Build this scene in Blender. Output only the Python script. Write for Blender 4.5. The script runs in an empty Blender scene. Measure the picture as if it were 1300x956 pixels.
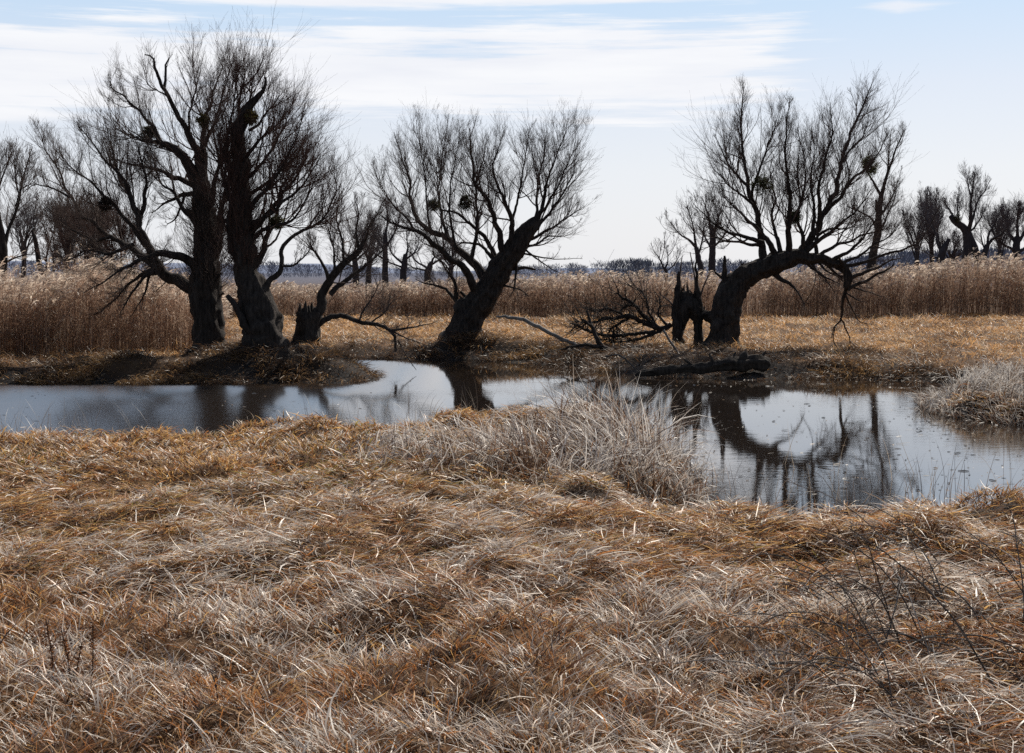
import bpy, math, numpy as np
rng = np.random.default_rng(11)
sc = bpy.context.scene
col = sc.collection

# ------------------------------------------------------------------ camera
F, CX, CY, HOR, CAMZ = 1805.0, 650.0, 478.0, 345.0, 2.2
PITCH = math.atan((CY - HOR) / F)
cp, sp = math.cos(PITCH), math.sin(PITCH)
cd = bpy.data.cameras.new('camera'); cam = bpy.data.objects.new('camera', cd); col.objects.link(cam)
cam.location = (0, 0, CAMZ); cam.rotation_euler = (math.pi / 2 - PITCH, 0, 0)
cd.sensor_width = 36; cd.lens = 36 * F / 1300; cd.clip_start = 0.1; cd.clip_end = 9000
sc.camera = cam

def ray(px, py):
    px = np.asarray(px, float); py = np.asarray(py, float)
    u = px - CX; v = CY - py
    return np.stack([u, F * cp + v * sp, -F * sp + v * cp], -1)
def at(px, py, D):                       # point of the place at depth D metres
    d = ray(px, py); return np.array([0, 0, CAMZ]) + d * (np.asarray(D) / d[..., 1])[..., None]
def on_plane(px, py, z):
    d = ray(px, py); return np.array([0, 0, CAMZ]) + d * ((z - CAMZ) / d[..., 2])[..., None]

# ------------------------------------------------------------------ noise helpers
def _h(ix, iy, s):
    n = (ix * 374761393 + iy * 668265263 + s * 1442695041) & 0xFFFFFFFF
    n = ((n ^ (n >> 13)) * 1274126177) & 0xFFFFFFFF
    return ((n ^ (n >> 16)) & 0xFFFFFF) / float(0xFFFFFF)
def vn(x, y, sc_, seed=0):
    x = np.asarray(x) / sc_; y = np.asarray(y) / sc_
    ix = np.floor(x).astype(np.int64); iy = np.floor(y).astype(np.int64)
    fx = x - ix; fy = y - iy; fx = fx * fx * (3 - 2 * fx); fy = fy * fy * (3 - 2 * fy)
    a = _h(ix, iy, seed); b = _h(ix + 1, iy, seed); c = _h(ix, iy + 1, seed); d = _h(ix + 1, iy + 1, seed)
    return (a * (1 - fx) + b * fx) * (1 - fy) + (c * (1 - fx) + d * fx) * fy
def fbm(x, y, s, seed=0):
    return (vn(x, y, s, seed) * .55 + vn(x, y, s * .47, seed + 7) * .28 + vn(x, y, s * .21, seed + 13) * .17)
def sstep(a, b, x):
    t = np.clip((x - a) / (b - a), 0, 1); return t * t * (3 - 2 * t)

# ------------------------------------------------------------------ mesh helpers
def tag(o, label=None, cat=None, group=None, kind=None):
    if label: o['label'] = label
    if cat: o['category'] = cat
    if group: o['group'] = group
    if kind: o['kind'] = kind
    return o
def empty(name, loc, label=None, cat=None, group=None):
    o = bpy.data.objects.new(name, None); col.objects.link(o); o.location = loc
    o.empty_display_size = .3
    return tag(o, label, cat, group)
def mk(name, V, Fq, mat, parent=None, C=None, smooth=True, origin=None):
    V = np.asarray(V, np.float32); Fq = np.asarray(Fq, np.int32)
    off = np.zeros(3, np.float32)
    if parent is not None: off = np.array(parent.matrix_world.translation if False else parent.location, np.float32)
    elif origin is not None: off = np.array(origin, np.float32)
    me = bpy.data.meshes.new(name)
    me.vertices.add(len(V)); me.vertices.foreach_set('co', (V - off).ravel())
    n = Fq.shape[1]
    me.loops.add(Fq.size); me.loops.foreach_set('vertex_index', Fq.ravel())
    me.polygons.add(len(Fq))
    me.polygons.foreach_set('loop_start', np.arange(len(Fq), dtype=np.int32) * n)
    me.polygons.foreach_set('loop_total', np.full(len(Fq), n, np.int32))
    if smooth: me.polygons.foreach_set('use_smooth', np.ones(len(Fq), bool))
    if C is not None:
        a = me.color_attributes.new('col', 'FLOAT_COLOR', 'POINT')
        a.data.foreach_set('color', np.concatenate([C, np.ones((len(C), 1))], 1).astype(np.float32).ravel())
    me.update(calc_edges=True)
    me.materials.append(mat)
    o = bpy.data.objects.new(name, me); col.objects.link(o)
    if parent is not None: o.parent = parent
    elif origin is not None: o.location = origin
    return o
class MB:
    def __init__(s): s.V = []; s.F = []; s.C = []; s.n = 0
    def add(s, V, Fq, C=None):
        s.V.append(V); s.F.append(np.asarray(Fq) + s.n); s.n += len(V)
        if C is not None: s.C.append(C)
    def build(s, name, mat, parent=None, **k):
        return mk(name, np.concatenate(s.V), np.concatenate(s.F), mat, parent, np.concatenate(s.C) if s.C else None, **k)

def nrm(v): return v / np.maximum(np.linalg.norm(v, axis=-1, keepdims=True), 1e-9)
def tubes(P, R, S=5, disp=None, cap=False):
    """P (N,K,3), R (N,K) -> quads."""
    N, K, _ = P.shape
    T = np.empty_like(P); T[:, 1:-1] = P[:, 2:] - P[:, :-2]; T[:, 0] = P[:, 1] - P[:, 0]; T[:, -1] = P[:, -1] - P[:, -2]
    T = nrm(T)
    m = nrm(P[:, -1] - P[:, 0])
    ref = np.where(np.abs(m[:, 1:2]) > .8, np.array([[1., 0, 0]]), np.array([[0., 1, 0]]))[:, None, :]
    A = nrm(np.cross(T, ref)); B = np.cross(T, A)
    th = np.arange(S) / S * 2 * np.pi
    RR = R[:, :, None] * np.ones(S)
    if disp is not None: RR = RR * disp(np.broadcast_to(np.arange(K)[:, None], (K, S)), np.broadcast_to(th, (K, S)))[None]
    V = P[:, :, None, :] + RR[..., None] * (np.cos(th)[None, None, :, None] * A[:, :, None, :] + np.sin(th)[None, None, :, None] * B[:, :, None, :])
    idx = np.arange(N * K * S).reshape(N, K, S)
    a = idx[:, :-1, :]; b = np.roll(a, -1, 2); d = idx[:, 1:, :]; c = np.roll(d, -1, 2)
    Fq = np.stack([a, b, c, d], -1).reshape(-1, 4)
    return V.reshape(-1, 3), Fq
def smooth_path(pts, step):
    """pts (n,4) x,y,z,r Catmull-Rom resampled to about 'step' metres"""
    p = np.asarray(pts, float)
    if len(p) == 2: p = np.array([p[0], (p[0] + p[1]) / 2, p[1]])
    q = np.concatenate([[2 * p[0] - p[1]], p, [2 * p[-1] - p[-2]]])
    out = []
    for i in range(1, len(q) - 2):
        n = max(1, int(math.ceil(np.linalg.norm(q[i + 1, :3] - q[i, :3]) / step)))
        t = np.arange(n)[:, None] / n
        a, b, c, d = q[i - 1], q[i], q[i + 1], q[i + 2]
        out.append(.5 * (2 * b + (c - a) * t + (2 * a - 5 * b + 4 * c - d) * t * t + (3 * b - a - 3 * c + d) * t ** 3))
    out.append(p[-1:]); o = np.concatenate(out)
    o[:, 3] = np.maximum(o[:, 3], .003)
    return o

# ------------------------------------------------------------------ materials
def newmat(name):
    m = bpy.data.materials.new(name); m.use_nodes = True; nt = m.node_tree; nt.nodes.clear()
    return m, nt, nt.nodes, nt.links
def N(nodes, t, **k):
    n = nodes.new(t)
    for a, b in k.items():
        if a in n.inputs: n.inputs[a].default_value = b
        else: setattr(n, a, b)
    return n
def ramp(nodes, stops):
    r = nodes.new('ShaderNodeValToRGB'); e = r.color_ramp.elements
    while len(e) < len(stops): e.new(.5)
    for el, (p, c) in zip(e, stops): el.position = p; el.color = (*c, 1)
    return r
def bark_mat(name, dark, light, bump=.6):
    m, nt, nd, lk = newmat(name)
    out = N(nd, 'ShaderNodeOutputMaterial'); bs = N(nd, 'ShaderNodeBsdfPrincipled', Roughness=.9)
    bs.inputs['Specular IOR Level'].default_value = .15
    tc = N(nd, 'ShaderNodeTexCoord'); mp = N(nd, 'ShaderNodeMapping'); mp.inputs['Scale'].default_value = (9, 9, 2.2)
    no = N(nd, 'ShaderNodeTexNoise', Scale=1.6, Detail=7, Roughness=.65)
    lk.new(tc.outputs['Object'], mp.inputs['Vector']); lk.new(mp.outputs[0], no.inputs['Vector'])
    r = ramp(nd, [(.32, dark), (.7, light)]); lk.new(no.outputs['Fac'], r.inputs[0]); lk.new(r.outputs[0], bs.inputs['Base Color'])
    bp = N(nd, 'ShaderNodeBump', Strength=bump, Distance=.05); lk.new(no.outputs['Fac'], bp.inputs['Height']); lk.new(bp.outputs[0], bs.inputs['Normal'])
    lk.new(bs.outputs[0], out.inputs[0]); return m
def blade_mat(name, trans=.35, gloss=.05, rough=.45):
    m, nt, nd, lk = newmat(name)
    out = N(nd, 'ShaderNodeOutputMaterial'); at_ = N(nd, 'ShaderNodeAttribute', attribute_name='col')
    d = N(nd, 'ShaderNodeBsdfDiffuse'); t = N(nd, 'ShaderNodeBsdfTranslucent'); g = N(nd, 'ShaderNodeBsdfGlossy', Roughness=rough)
    g.inputs['Color'].default_value = (.9, .88, .85, 1)
    lk.new(at_.outputs['Color'], d.inputs[0]); lk.new(at_.outputs['Color'], t.inputs[0])
    m1 = N(nd, 'ShaderNodeMixShader'); m1.inputs[0].default_value = trans; lk.new(d.outputs[0], m1.inputs[1]); lk.new(t.outputs[0], m1.inputs[2])
    m2 = N(nd, 'ShaderNodeMixShader'); m2.inputs[0].default_value = gloss; lk.new(m1.outputs[0], m2.inputs[1]); lk.new(g.outputs[0], m2.inputs[2])
    lk.new(m2.outputs[0], out.inputs[0]); return m
BARK = bark_mat('willow_bark', (.014, .0115, .0105), (.088, .073, .062), 1.)
LIMB = bark_mat('limb_bark', (.018, .0145, .013), (.075, .062, .054), .5)
TWIG = bark_mat('twig_bark', (.07, .052, .044), (.18, .135, .115), .1)
TWIGR = bark_mat('reddish_twig_bark', (.06, .035, .028), (.14, .085, .068), .1)
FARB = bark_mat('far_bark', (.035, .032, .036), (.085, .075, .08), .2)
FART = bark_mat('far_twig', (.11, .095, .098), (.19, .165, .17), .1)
GREYW = bark_mat('weathered_wood', (.05, .043, .038), (.17, .15, .135), .4)
PALEW = bark_mat('bleached_wood', (.16, .14, .125), (.34, .31, .28), .3)
MUDW = bark_mat('muddy_wood', (.018, .015, .013), (.085, .068, .055), 1.)
GRASS = blade_mat('dry_grass', .48, .06, .42)
REED = blade_mat('dry_reed', .5, .03)
SEDGE = blade_mat('dry_sedge', .42, .06, .42)
LEAFM = blade_mat('mistletoe_leaf', .3, .04)
FLOAT = blade_mat('floating_litter', .1, .05)

# ------------------------------------------------------------------ water outline (measured on the water plane)
WZ = -.30
near = [(-420, 578), (-150, 578), (0, 578), (60, 582), (130, 584), (190, 580), (250, 570), (330, 572), (420, 568), (470, 572), (505, 562), (520, 556),
        (560, 548), (620, 557), (700, 547), (760, 543), (815, 548), (850, 572), (880, 596), (893, 612), (880, 626), (850, 657), (838, 663), (868, 671), (930, 673), (985, 675),
        (1020, 685), (1060, 675), (1120, 669), (1200, 673), (1300, 671), (1420, 675), (1560, 673)]
far = [(1560, 556), (1400, 552), (1300, 541), (1250, 534), (1215, 529), (1180, 524), (1166, 519), (1176, 511), (1215, 502), (1262, 497), (1258, 492), (1215, 489), (1170, 486), (1120, 483), (1060, 482), (1000, 482),
       (950, 483), (900, 480), (850, 479), (800, 476), (760, 471), (720, 466), (692, 463), (660, 461), (600, 458), (540, 457.5), (480, 456.5), (440, 456.5),
       (424, 458), (432, 463), (455, 468), (478, 474), (487, 479), (478, 484), (440, 487), (380, 487.5), (300, 488), (230, 488), (150, 489), (80, 488), (0, 489), (-150, 490), (-420, 489)]
WP = on_plane(np.array([p[0] for p in near + far]), np.array([p[1] for p in near + far]), WZ)[:, :2]
def sdist(x, y):
    """signed distance to the water outline, + on land"""
    x = np.asarray(x, float).ravel(); y = np.asarray(y, float).ravel(); out = np.empty(len(x))
    a = WP; b = np.roll(WP, -1, 0); e = b - a; L2 = (e ** 2).sum(1)
    for s in range(0, len(x), 40000):
        px = x[s:s + 40000, None]; py = y[s:s + 40000, None]
        wx = px - a[:, 0]; wy = py - a[:, 1]
        t = np.clip((wx * e[:, 0] + wy * e[:, 1]) / L2, 0, 1)
        d = np.sqrt(((wx - t * e[:, 0]) ** 2 + (wy - t * e[:, 1]) ** 2).min(1))
        c = ((a[:, 1] > py) != (b[:, 1] > py)) & (px < e[:, 0] * (py - a[:, 1]) / np.where(e[:, 1] == 0, 1e-9, e[:, 1]) + a[:, 0])
        ins = c.sum(1) % 2 == 1
        out[s:s + 40000] = np.where(ins, -d, d)
    return out
def g1(x, y, cx, cy, rx, ry): return np.exp(-((x - cx) / rx) ** 2 - ((y - cy) / ry) ** 2)
def height(x, y, s=None):
    x = np.asarray(x, float); y = np.asarray(y, float)
    if s is None: s = sdist(x, y).reshape(x.shape)
    s = s + (vn(x, y, .8, 31) - .5) * .35 + (vn(x, y, .3, 33) - .5) * .15
    isfar = sstep(26, 29, y)
    w = .9 + isfar * .5
    base = (fbm(x, y, 6, 3) - .5) * .10
    bump = (fbm(x, y, .8, 5) - .45) * .50 + (vn(x, y, .34, 9) - .5) * .10
    bump = bump * (1 - isfar) + isfar * ((fbm(x, y, 1.1, 5) - .45) * .42)
    base = base + bump * sstep(.2, 1.2, s)
    base = base + .36 * g1(x, y, -5.0, 33.4, 2.6, 1.5) + .16 * g1(x, y, -7.4, 34.2, 2.5, 1.6) + .10 * g1(x, y, 5.4, 39.6, 2.5, 2.5) + .22 * g1(x, y, -1.3, 41.6, 2.2, 1.3)
    land = WZ - .03 + (base - WZ + .03) * sstep(-.05, w, s)
    wat = WZ - .03 - np.minimum(.6, np.maximum(-s, 0) * .3)
    z = np.where(s > -.05, land, wat)
    return z
def hz(x, y): return float(height(np.array([x]), np.array([y]))[0])

# ------------------------------------------------------------------ ground sheet
def axis(parts):
    out = []
    for a, b, n in parts: out.append(np.linspace(a, b, n, endpoint=False))
    return np.concatenate(out + [[parts[-1][1]]])
gx = axis([(-4000, -400, 6), (-400, -60, 10), (-60, -16, 60), (-16, 16, 230), (16, 60, 60), (60, 400, 10), (400, 4000, 6)])
gy = axis([(-300, -10, 6), (-10, 3, 14), (3, 24, 190), (24, 48, 170), (48, 80, 40), (80, 300, 20), (300, 6000, 14)])
X, Y = np.meshgrid(gx, gy)
S = sdist(X, Y).reshape(X.shape)
Z = height(X, Y, S)
Z = Z * (1 - sstep(80, 140, Y)) 
nx, ny = len(gx), len(gy)
ix = np.arange(nx * ny).reshape(ny, nx)
Fq = np.stack([ix[:-1, :-1], ix[:-1, 1:], ix[1:, 1:], ix[1:, :-1]], -1).reshape(-1, 4)
wet = 1 - sstep(.5, 1.9, S + (fbm(X, Y, 1.2, 41) - .5) * 1.6)
wet = np.maximum(wet, .8 * g1(X, Y, 4.0, 36.5, 4.2, 2.4)); wet = np.maximum(wet, .9 * g1(X, Y, -5.0, 32.8, 4.5, 1.8))
m, nt, nd, lk = newmat('marsh_ground')
out = N(nd, 'ShaderNodeOutputMaterial'); bs = N(nd, 'ShaderNodeBsdfPrincipled', Roughness=.95); bs.inputs['Specular IOR Level'].default_value = .2
tc = N(nd, 'ShaderNodeTexCoord'); no = N(nd, 'ShaderNodeTexNoise', Scale=1.3, Detail=9, Roughness=.7)
lk.new(tc.outputs['Object'], no.inputs['Vector'])
r1 = ramp(nd, [(.3, (.05, .028, .014)), (.55, (.12, .065, .03)), (.75, (.22, .13, .06))]); lk.new(no.outputs['Fac'], r1.inputs[0])
r2 = ramp(nd, [(.35, (.010, .009, .009)), (.75, (.045, .034, .026))]); lk.new(no.outputs['Fac'], r2.inputs[0])
aw = N(nd, 'ShaderNodeAttribute', attribute_name='col'); sx = N(nd, 'ShaderNodeSeparateColor'); lk.new(aw.outputs['Color'], sx.inputs[0])
mx = N(nd, 'ShaderNodeMix', data_type='RGBA'); lk.new(sx.outputs[0], mx.inputs[0]); lk.new(r1.outputs[0], mx.inputs[6]); lk.new(r2.outputs[0], mx.inputs[7])
mx2 = N(nd, 'ShaderNodeMix', data_type='RGBA'); lk.new(sx.outputs[1], mx2.inputs[0]); lk.new(mx.outputs[2], mx2.inputs[6]); mx2.inputs[7].default_value = (.11, .115, .15, 1)  # bluish distance haze blended into the colour of the far ground
lk.new(mx2.outputs[2], bs.inputs['Base Color'])
n2 = N(nd, 'ShaderNodeTexNoise', Scale=14, Detail=6); lk.new(tc.outputs['Object'], n2.inputs['Vector'])
bp = N(nd, 'ShaderNodeBump', Strength=.8, Distance=.06); lk.new(n2.outputs['Fac'], bp.inputs['Height']); lk.new(bp.outputs[0], bs.inputs['Normal'])
lk.new(bs.outputs[0], out.inputs[0])
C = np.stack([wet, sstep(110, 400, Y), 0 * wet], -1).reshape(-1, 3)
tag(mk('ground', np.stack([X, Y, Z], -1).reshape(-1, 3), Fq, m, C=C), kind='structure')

# ------------------------------------------------------------------ water
m, nt, nd, lk = newmat('pond_water')
out = N(nd, 'ShaderNodeOutputMaterial'); bs = N(nd, 'ShaderNodeBsdfPrincipled', Roughness=.03, IOR=2.8)
bs.inputs['Base Color'].default_value = (.018, .013, .010, 1)
tc = N(nd, 'ShaderNodeTexCoord'); mp = N(nd, 'ShaderNodeMapping'); mp.inputs['Scale'].default_value = (1.0, 2.6, 1)
no = N(nd, 'ShaderNodeTexNoise', Scale=2.4, Detail=5, Roughness=.55)
lk.new(tc.outputs['Object'], mp.inputs[0]); lk.new(mp.outputs[0], no.inputs['Vector'])
n3 = N(nd, 'ShaderNodeTexNoise', Scale=.16, Detail=2); lk.new(tc.outputs['Object'], n3.inputs['Vector'])
r = ramp(nd, [(.4, (.12, .12, .12)), (.62, (1, 1, 1))]); lk.new(n3.outputs['Fac'], r.inputs[0])
sx = N(nd, 'ShaderNodeSeparateXYZ'); lk.new(tc.outputs['Object'], sx.inputs[0])
mr = N(nd, 'ShaderNodeMapRange'); mr.inputs[1].default_value = 1; mr.inputs[2].default_value = -5; mr.inputs[3].default_value = .85; mr.inputs[4].default_value = 1.3
lk.new(sx.outputs[0], mr.inputs[0])
mu = N(nd, 'ShaderNodeMath', operation='MULTIPLY'); lk.new(r.outputs[0], mu.inputs[0]); lk.new(mr.outputs[0], mu.inputs[1])
mu2 = N(nd, 'ShaderNodeMath', operation='MULTIPLY'); lk.new(mu.outputs[0], mu2.inputs[0]); mu2.inputs[1].default_value = .16
bp = N(nd, 'ShaderNodeBump', Distance=.02); lk.new(mu2.outputs[0], bp.inputs['Strength']); lk.new(no.outputs['Fac'], bp.inputs['Height']); tl = N(nd, 'ShaderNodeMapRange'); tl.inputs[1].default_value = -1; tl.inputs[2].default_value = -6; tl.inputs[3].default_value = 0; tl.inputs[4].default_value = -.145; lk.new(sx.outputs[0], tl.inputs[0])
cv = N(nd, 'ShaderNodeCombineXYZ'); lk.new(tl.outputs[0], cv.inputs[1]); va = N(nd, 'ShaderNodeVectorMath', operation='ADD'); lk.new(bp.outputs[0], va.inputs[0]); lk.new(cv.outputs[0], va.inputs[1])
vn_ = N(nd, 'ShaderNodeVectorMath', operation='NORMALIZE'); lk.new(va.outputs[0], vn_.inputs[0]); lk.new(vn_.outputs[0], bs.inputs['Normal'])
mq = N(nd, 'ShaderNodeMapRange'); mq.inputs[1].default_value = -1; mq.inputs[2].default_value = -6; mq.inputs[3].default_value = .03; mq.inputs[4].default_value = .17; lk.new(sx.outputs[0], mq.inputs[0]); lk.new(mq.outputs[0], bs.inputs['Roughness'])
lk.new(bs.outputs[0], out.inputs[0])
wx = np.linspace(-38, 30, 35); wy = np.linspace(11, 44, 18); XX, YY = np.meshgrid(wx, wy); i2 = np.arange(XX.size).reshape(XX.shape)
tag(mk('water', np.stack([XX, YY, 0 * XX + WZ], -1).reshape(-1, 3), np.stack([i2[:-1, :-1], i2[:-1, 1:], i2[1:, 1:], i2[1:, :-1]], -1).reshape(-1, 4), m), kind='structure')

# ------------------------------------------------------------------ blades
def blades(x, y, z, phi, L, w, e0, e1, c0, c1, K=4, p=1.0, taper=(.8, 1, .75, .12)):
    n = len(x); t = np.arange(K) / (K - 1)
    e = e0[:, None] + (e1 - e0)[:, None] * (t[:-1] + .5 / (K - 1)) ** p
    st = (L / (K - 1))[:, None]
    hx = np.concatenate([np.zeros((n, 1)), np.cumsum(np.cos(e) * st, 1)], 1)
    hz_ = np.concatenate([np.zeros((n, 1)), np.cumsum(np.sin(e) * st, 1)], 1)
    curl = rng.normal(0, .35, n)[:, None] * t[None]
    ph = phi[:, None] + curl
    P = np.stack([x[:, None] + np.cos(ph) * hx, y[:, None] + np.sin(ph) * hx, z[:, None] + hz_], -1)
    psi = rng.normal(0, .6, n)
    side = np.stack([-np.sin(phi) * np.cos(psi), np.cos(phi) * np.cos(psi), np.sin(psi)], -1)
    W = w[:, None] * np.interp(t, np.linspace(0, 1, len(taper)), taper)[None] * .5
    A = P - side[:, None] * W[..., None]; B = P + side[:, None] * W[..., None]
    V = np.stack([A, B], 2).reshape(-1, 3)
    idx = np.arange(n * K * 2).reshape(n, K, 2)
    Fq = np.stack([idx[:, :-1, 0], idx[:, :-1, 1], idx[:, 1:, 1], idx[:, 1:, 0]], -1).reshape(-1, 4)
    Cc = c0[:, None] + (c1 - c0)[:, None] * t[None, :, None]
    Cc = np.repeat(Cc[:, :, None], 2, 2).reshape(-1, 3)
    return V, Fq, Cc
def pick(pal, prob):
    """prob (n,k) -> colours"""
    cum = np.cumsum(prob / prob.sum(1, keepdims=True), 1)
    k = (rng.random((len(prob), 1)) > cum).sum(1).clip(0, len(pal) - 1)
    return np.array(pal)[k] * rng.uniform(.72, 1.25, (len(prob), 1)), k
def U(a, b, n): return rng.uniform(a, b, n)

PAL = [(.96, .88, .77), (.72, .49, .29), (.60, .265, .09), (.90, .57, .22), (.10, .055, .03), (.36, .30, .08)]   # bleached, straw, rust, gold, dark, greenish

def sedge_d(x, y):      # density field of the big sedge thicket (promontory)
    c = on_plane(np.array([505, 580, 660, 735, 795, 545, 620, 695, 760, 812]), np.array([600, 606, 608, 606, 604, 590, 584, 576, 570, 586]), -.1)
    d = np.min(np.stack([((x - a[0]) / .75) ** 2 + ((y - a[1]) / 1.05) ** 2 for a in c]), 0)
    return d
def fore_grass():
    n = 1750000
    D = np.sqrt(rng.random(n) * (25.5 ** 2 - 5.2 ** 2) + 5.2 ** 2)
    half = .36 * D * 1.16 + 3.4
    x = rng.uniform(-1, 1, n) * half; y = D
    s = sdist(x, y)
    rho = np.interp(D, [5, 9, 14, 24], [1.0, .8, .42, .3])
    keep = (s > .05 + .3 * rng.random(n)) & (rng.random(n) < rho) & (y < 26)
    keep &= ~((sedge_d(x, y) < .8) & (rng.random(n) < .7))
    x, y, s, D = x[keep], y[keep], s[keep], D[keep]; n = len(x)
    # tussock cells
    cs = .55; ci = np.floor(x / cs).astype(np.int64); cj = np.floor(y / cs).astype(np.int64)
    best = np.full(n, 9e9); rx = np.zeros(n); ry = np.zeros(n); cid = np.zeros(n)
    for a in (-1, 0, 1):
        for b in (-1, 0, 1):
            px = (ci + a + .15 + .7 * _h(ci + a, cj + b, 51)) * cs; py = (cj + b + .15 + .7 * _h(ci + a, cj + b, 52)) * cs
            d = (x - px) ** 2 + (y - py) ** 2; k = d < best
            best = np.where(k, d, best); rx = np.where(k, x - px, rx); ry = np.where(k, y - py, ry); cid = np.where(k, _h(ci + a, cj + b, 53), cid)
    rr = np.sqrt(best); dome = np.clip(1 - (rr / .42) ** 2, 0, 1)
    fl = fbm(x, y, 2.6, 61) * 4.5 * math.pi + 1.0
    mat = sstep(.42, .62, fbm(x, y, 3.5, 63) + np.interp(D, [6, 12, 16], [.16, .02, -.1]))      # 1 = lodged mat, 0 = upright tussock
    vx = np.cos(fl) * (.25 + .75 * mat) + rx / .3 * 1.1 + rng.normal(0, 1.0, n); vy = np.sin(fl) * (.25 + .75 * mat) * .8 + ry / .3 * 1.1 + rng.normal(0, 1.0, n) - .3
    phi = np.arctan2(vy, vx)
    z = height(x, y, s) + dome * .15 * (.2 + cid) - .01
    wf = np.interp(D, [5, 8, 15, 24], [.9, 1.0, 1.55, 2.3])
    L = (.035 + rng.gamma(2.0, .037, n)).clip(.035, .30) * (1 + .3 * mat); L *= np.where(D > 12.5, .8, 1.0)
    e0 = np.radians(U(20, 80, n)) * (1 - .45 * mat); e1 = np.radians(U(-45, 25, n)) * (.5 + .5 * mat) + np.radians(25) * (1 - mat)
    w = rng.gamma(5, .00105, n).clip(.0022, .012) * wf
    patch = fbm(x, y, 1.1, 71); patch2 = fbm(x, y, .42, 73)
    white = np.clip(np.interp(D, [5.5, 9.5, 12, 15, 24], [.70, .60, .34, .18, .26]) * (.08 + 2.9 * sstep(.43, .60, patch * .6 + patch2 * .4)), 0, 2)
    gold = np.interp(D, [6, 9, 12, 18, 24], [.12, .25, .85, .9, .8])
    green = np.interp(D, [9, 12.5, 15, 24], [0, .22, .26, .14]) * sstep(.46, .66, fbm(x, y, 1.4, 75)) * 2
    prob = np.stack([white * .85, .36 + .15 * white, .74 + 0 * white, gold, .6 - .3 * np.clip(white, 0, 1), green], 1)
    c, k = pick(PAL, prob)
    L = np.where(k == 0, L * 1.12, L); z = z + np.where(k == 0, .025, 0) - np.where(k == 4, .02, 0)
    V, Fq, C = blades(x, y, z, phi, L, w, e0, e1, c * np.array([.30, .24, .20]), c * 1.05, K=4)  # roots darkened and browned, shade low in the grass put into colour
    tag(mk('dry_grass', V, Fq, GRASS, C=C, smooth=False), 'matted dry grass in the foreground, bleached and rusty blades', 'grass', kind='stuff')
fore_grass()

def far_grass():
    n = 390000
    D = rng.uniform(31, 70, n); half = .36 * D * 1.15 + 4.5; x = rng.uniform(-1, 1, n) * half; y = D
    s = sdist(x, y)
    clump = fbm(x, y, 1.1, 81); fine = vn(x, y, .45, 83)
    mud = np.maximum(g1(x, y, 4.0, 36.2, 4.4, 2.2), .85 * g1(x, y, -5.5, 32.8, 5.5, 1.3))
    edge = 1 - sstep(.2, 2.2, s)
    dens = np.clip(.25 + 1.4 * sstep(.35, .6, clump * .6 + fine * .4), 0, 1) * (1 - .45 * edge) * (1 - .5 * mud)
    keep = (s > .12) & (rng.random(n) < dens) & (y < 69)
    x, y, s, D, clump, mud, edge = [a[keep] for a in (x, y, s, D, clump, mud, edge)]; n = len(x)
    z = height(x, y, s) - .02
    phi = rng.uniform(0, 2 * np.pi, n); L = U(.14, .34, n) * (.55 + .95 * sstep(.42, .64, clump)) * (1 - .35 * np.maximum(mud, edge * .6))
    pal = [(.68, .56, .40), (.74, .40, .16), (.76, .46, .20), (.34, .17, .07), (.10, .06, .035)]
    p2 = fbm(x, y, 4, 85)
    dk = np.maximum(np.maximum(edge, mud), .75 * sstep(.52, .66, fbm(x, y * .6, 2.4, 86)))
    prob = np.stack([(.22 + .5 * sstep(.5, .7, p2)) * (1 - .8 * dk), .55 - .3 * dk, .55 - .4 * dk, .22 + .9 * dk, .1 + 1.0 * dk], 1); c, k = pick(pal, prob)
    # tussocks on the banks and the mound, darker and longer, bank shade and lit patches coloured in
    m_ = 330000; D2 = rng.uniform(31.5, 47, m_); x2 = rng.uniform(-1, 1, m_) * (.36 * D2 * 1.15 + 1.5); s2 = sdist(x2, D2)
    tz = fbm(x2, D2, .75, 87); mud2 = np.maximum(g1(x2, D2, 4.0, 36.2, 4.4, 2.4), 1.0 * g1(x2, D2, -5.5, 33.2, 6.5, 1.9))
    dk2 = np.maximum(1 - sstep(.5, 3.2, s2), mud2)
    dn = dk2 * (.3 + 1.0 * sstep(.42, .58, tz))
    k2 = (s2 > .02) & (rng.random(m_) < dn); x2, D2, s2, tz, dk2, mud2 = [a[k2] for a in (x2, D2, s2, tz, dk2, mud2)]; m_ = len(x2)
    lit = sstep(.50, .64, fbm(x2, D2, 1.6, 89))
    c2, _ = pick([(.44, .26, .11), (.24, .13, .06), (.12, .07, .04), (.06, .04, .03)], np.stack([.9 * lit, .5 + 0 * lit, .6 - .3 * lit, .45 - .3 * lit], 1))
    gx2 = -(height(x2 + .15, D2) - height(x2 - .15, D2)); gy2 = -(height(x2, D2 + .15) - height(x2, D2 - .15))
    V2, F2, C2 = blades(x2, D2, height(x2, D2, s2) - .03, np.arctan2(gy2, gx2) + rng.normal(0, .9, m_), U(.14, .36, m_) * (.5 + .9 * sstep(.45, .65, tz)), U(.008, .016, m_), np.radians(U(35, 85, m_)), np.radians(U(-60, 10, m_)), c2 * .5, c2, K=3, taper=(.9, .9, .15))
    V, Fq, C = blades(x, y, z, phi, L, U(.009, .02, n) * (D / 45), np.radians(U(15, 75, n)), np.radians(U(-35, 35, n)), c * .8, c, K=3, taper=(.9, .9, .15))
    V = np.concatenate([V, V2]); Fq = np.concatenate([Fq, F2 + len(V) - len(V2)]); C = np.concatenate([C, C2])
    tag(mk('meadow_grass', V, Fq, GRASS, C=C, smooth=False), 'tussocky golden meadow grass across the pond, before the reeds', 'grass', kind='stuff')
far_grass()

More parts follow.
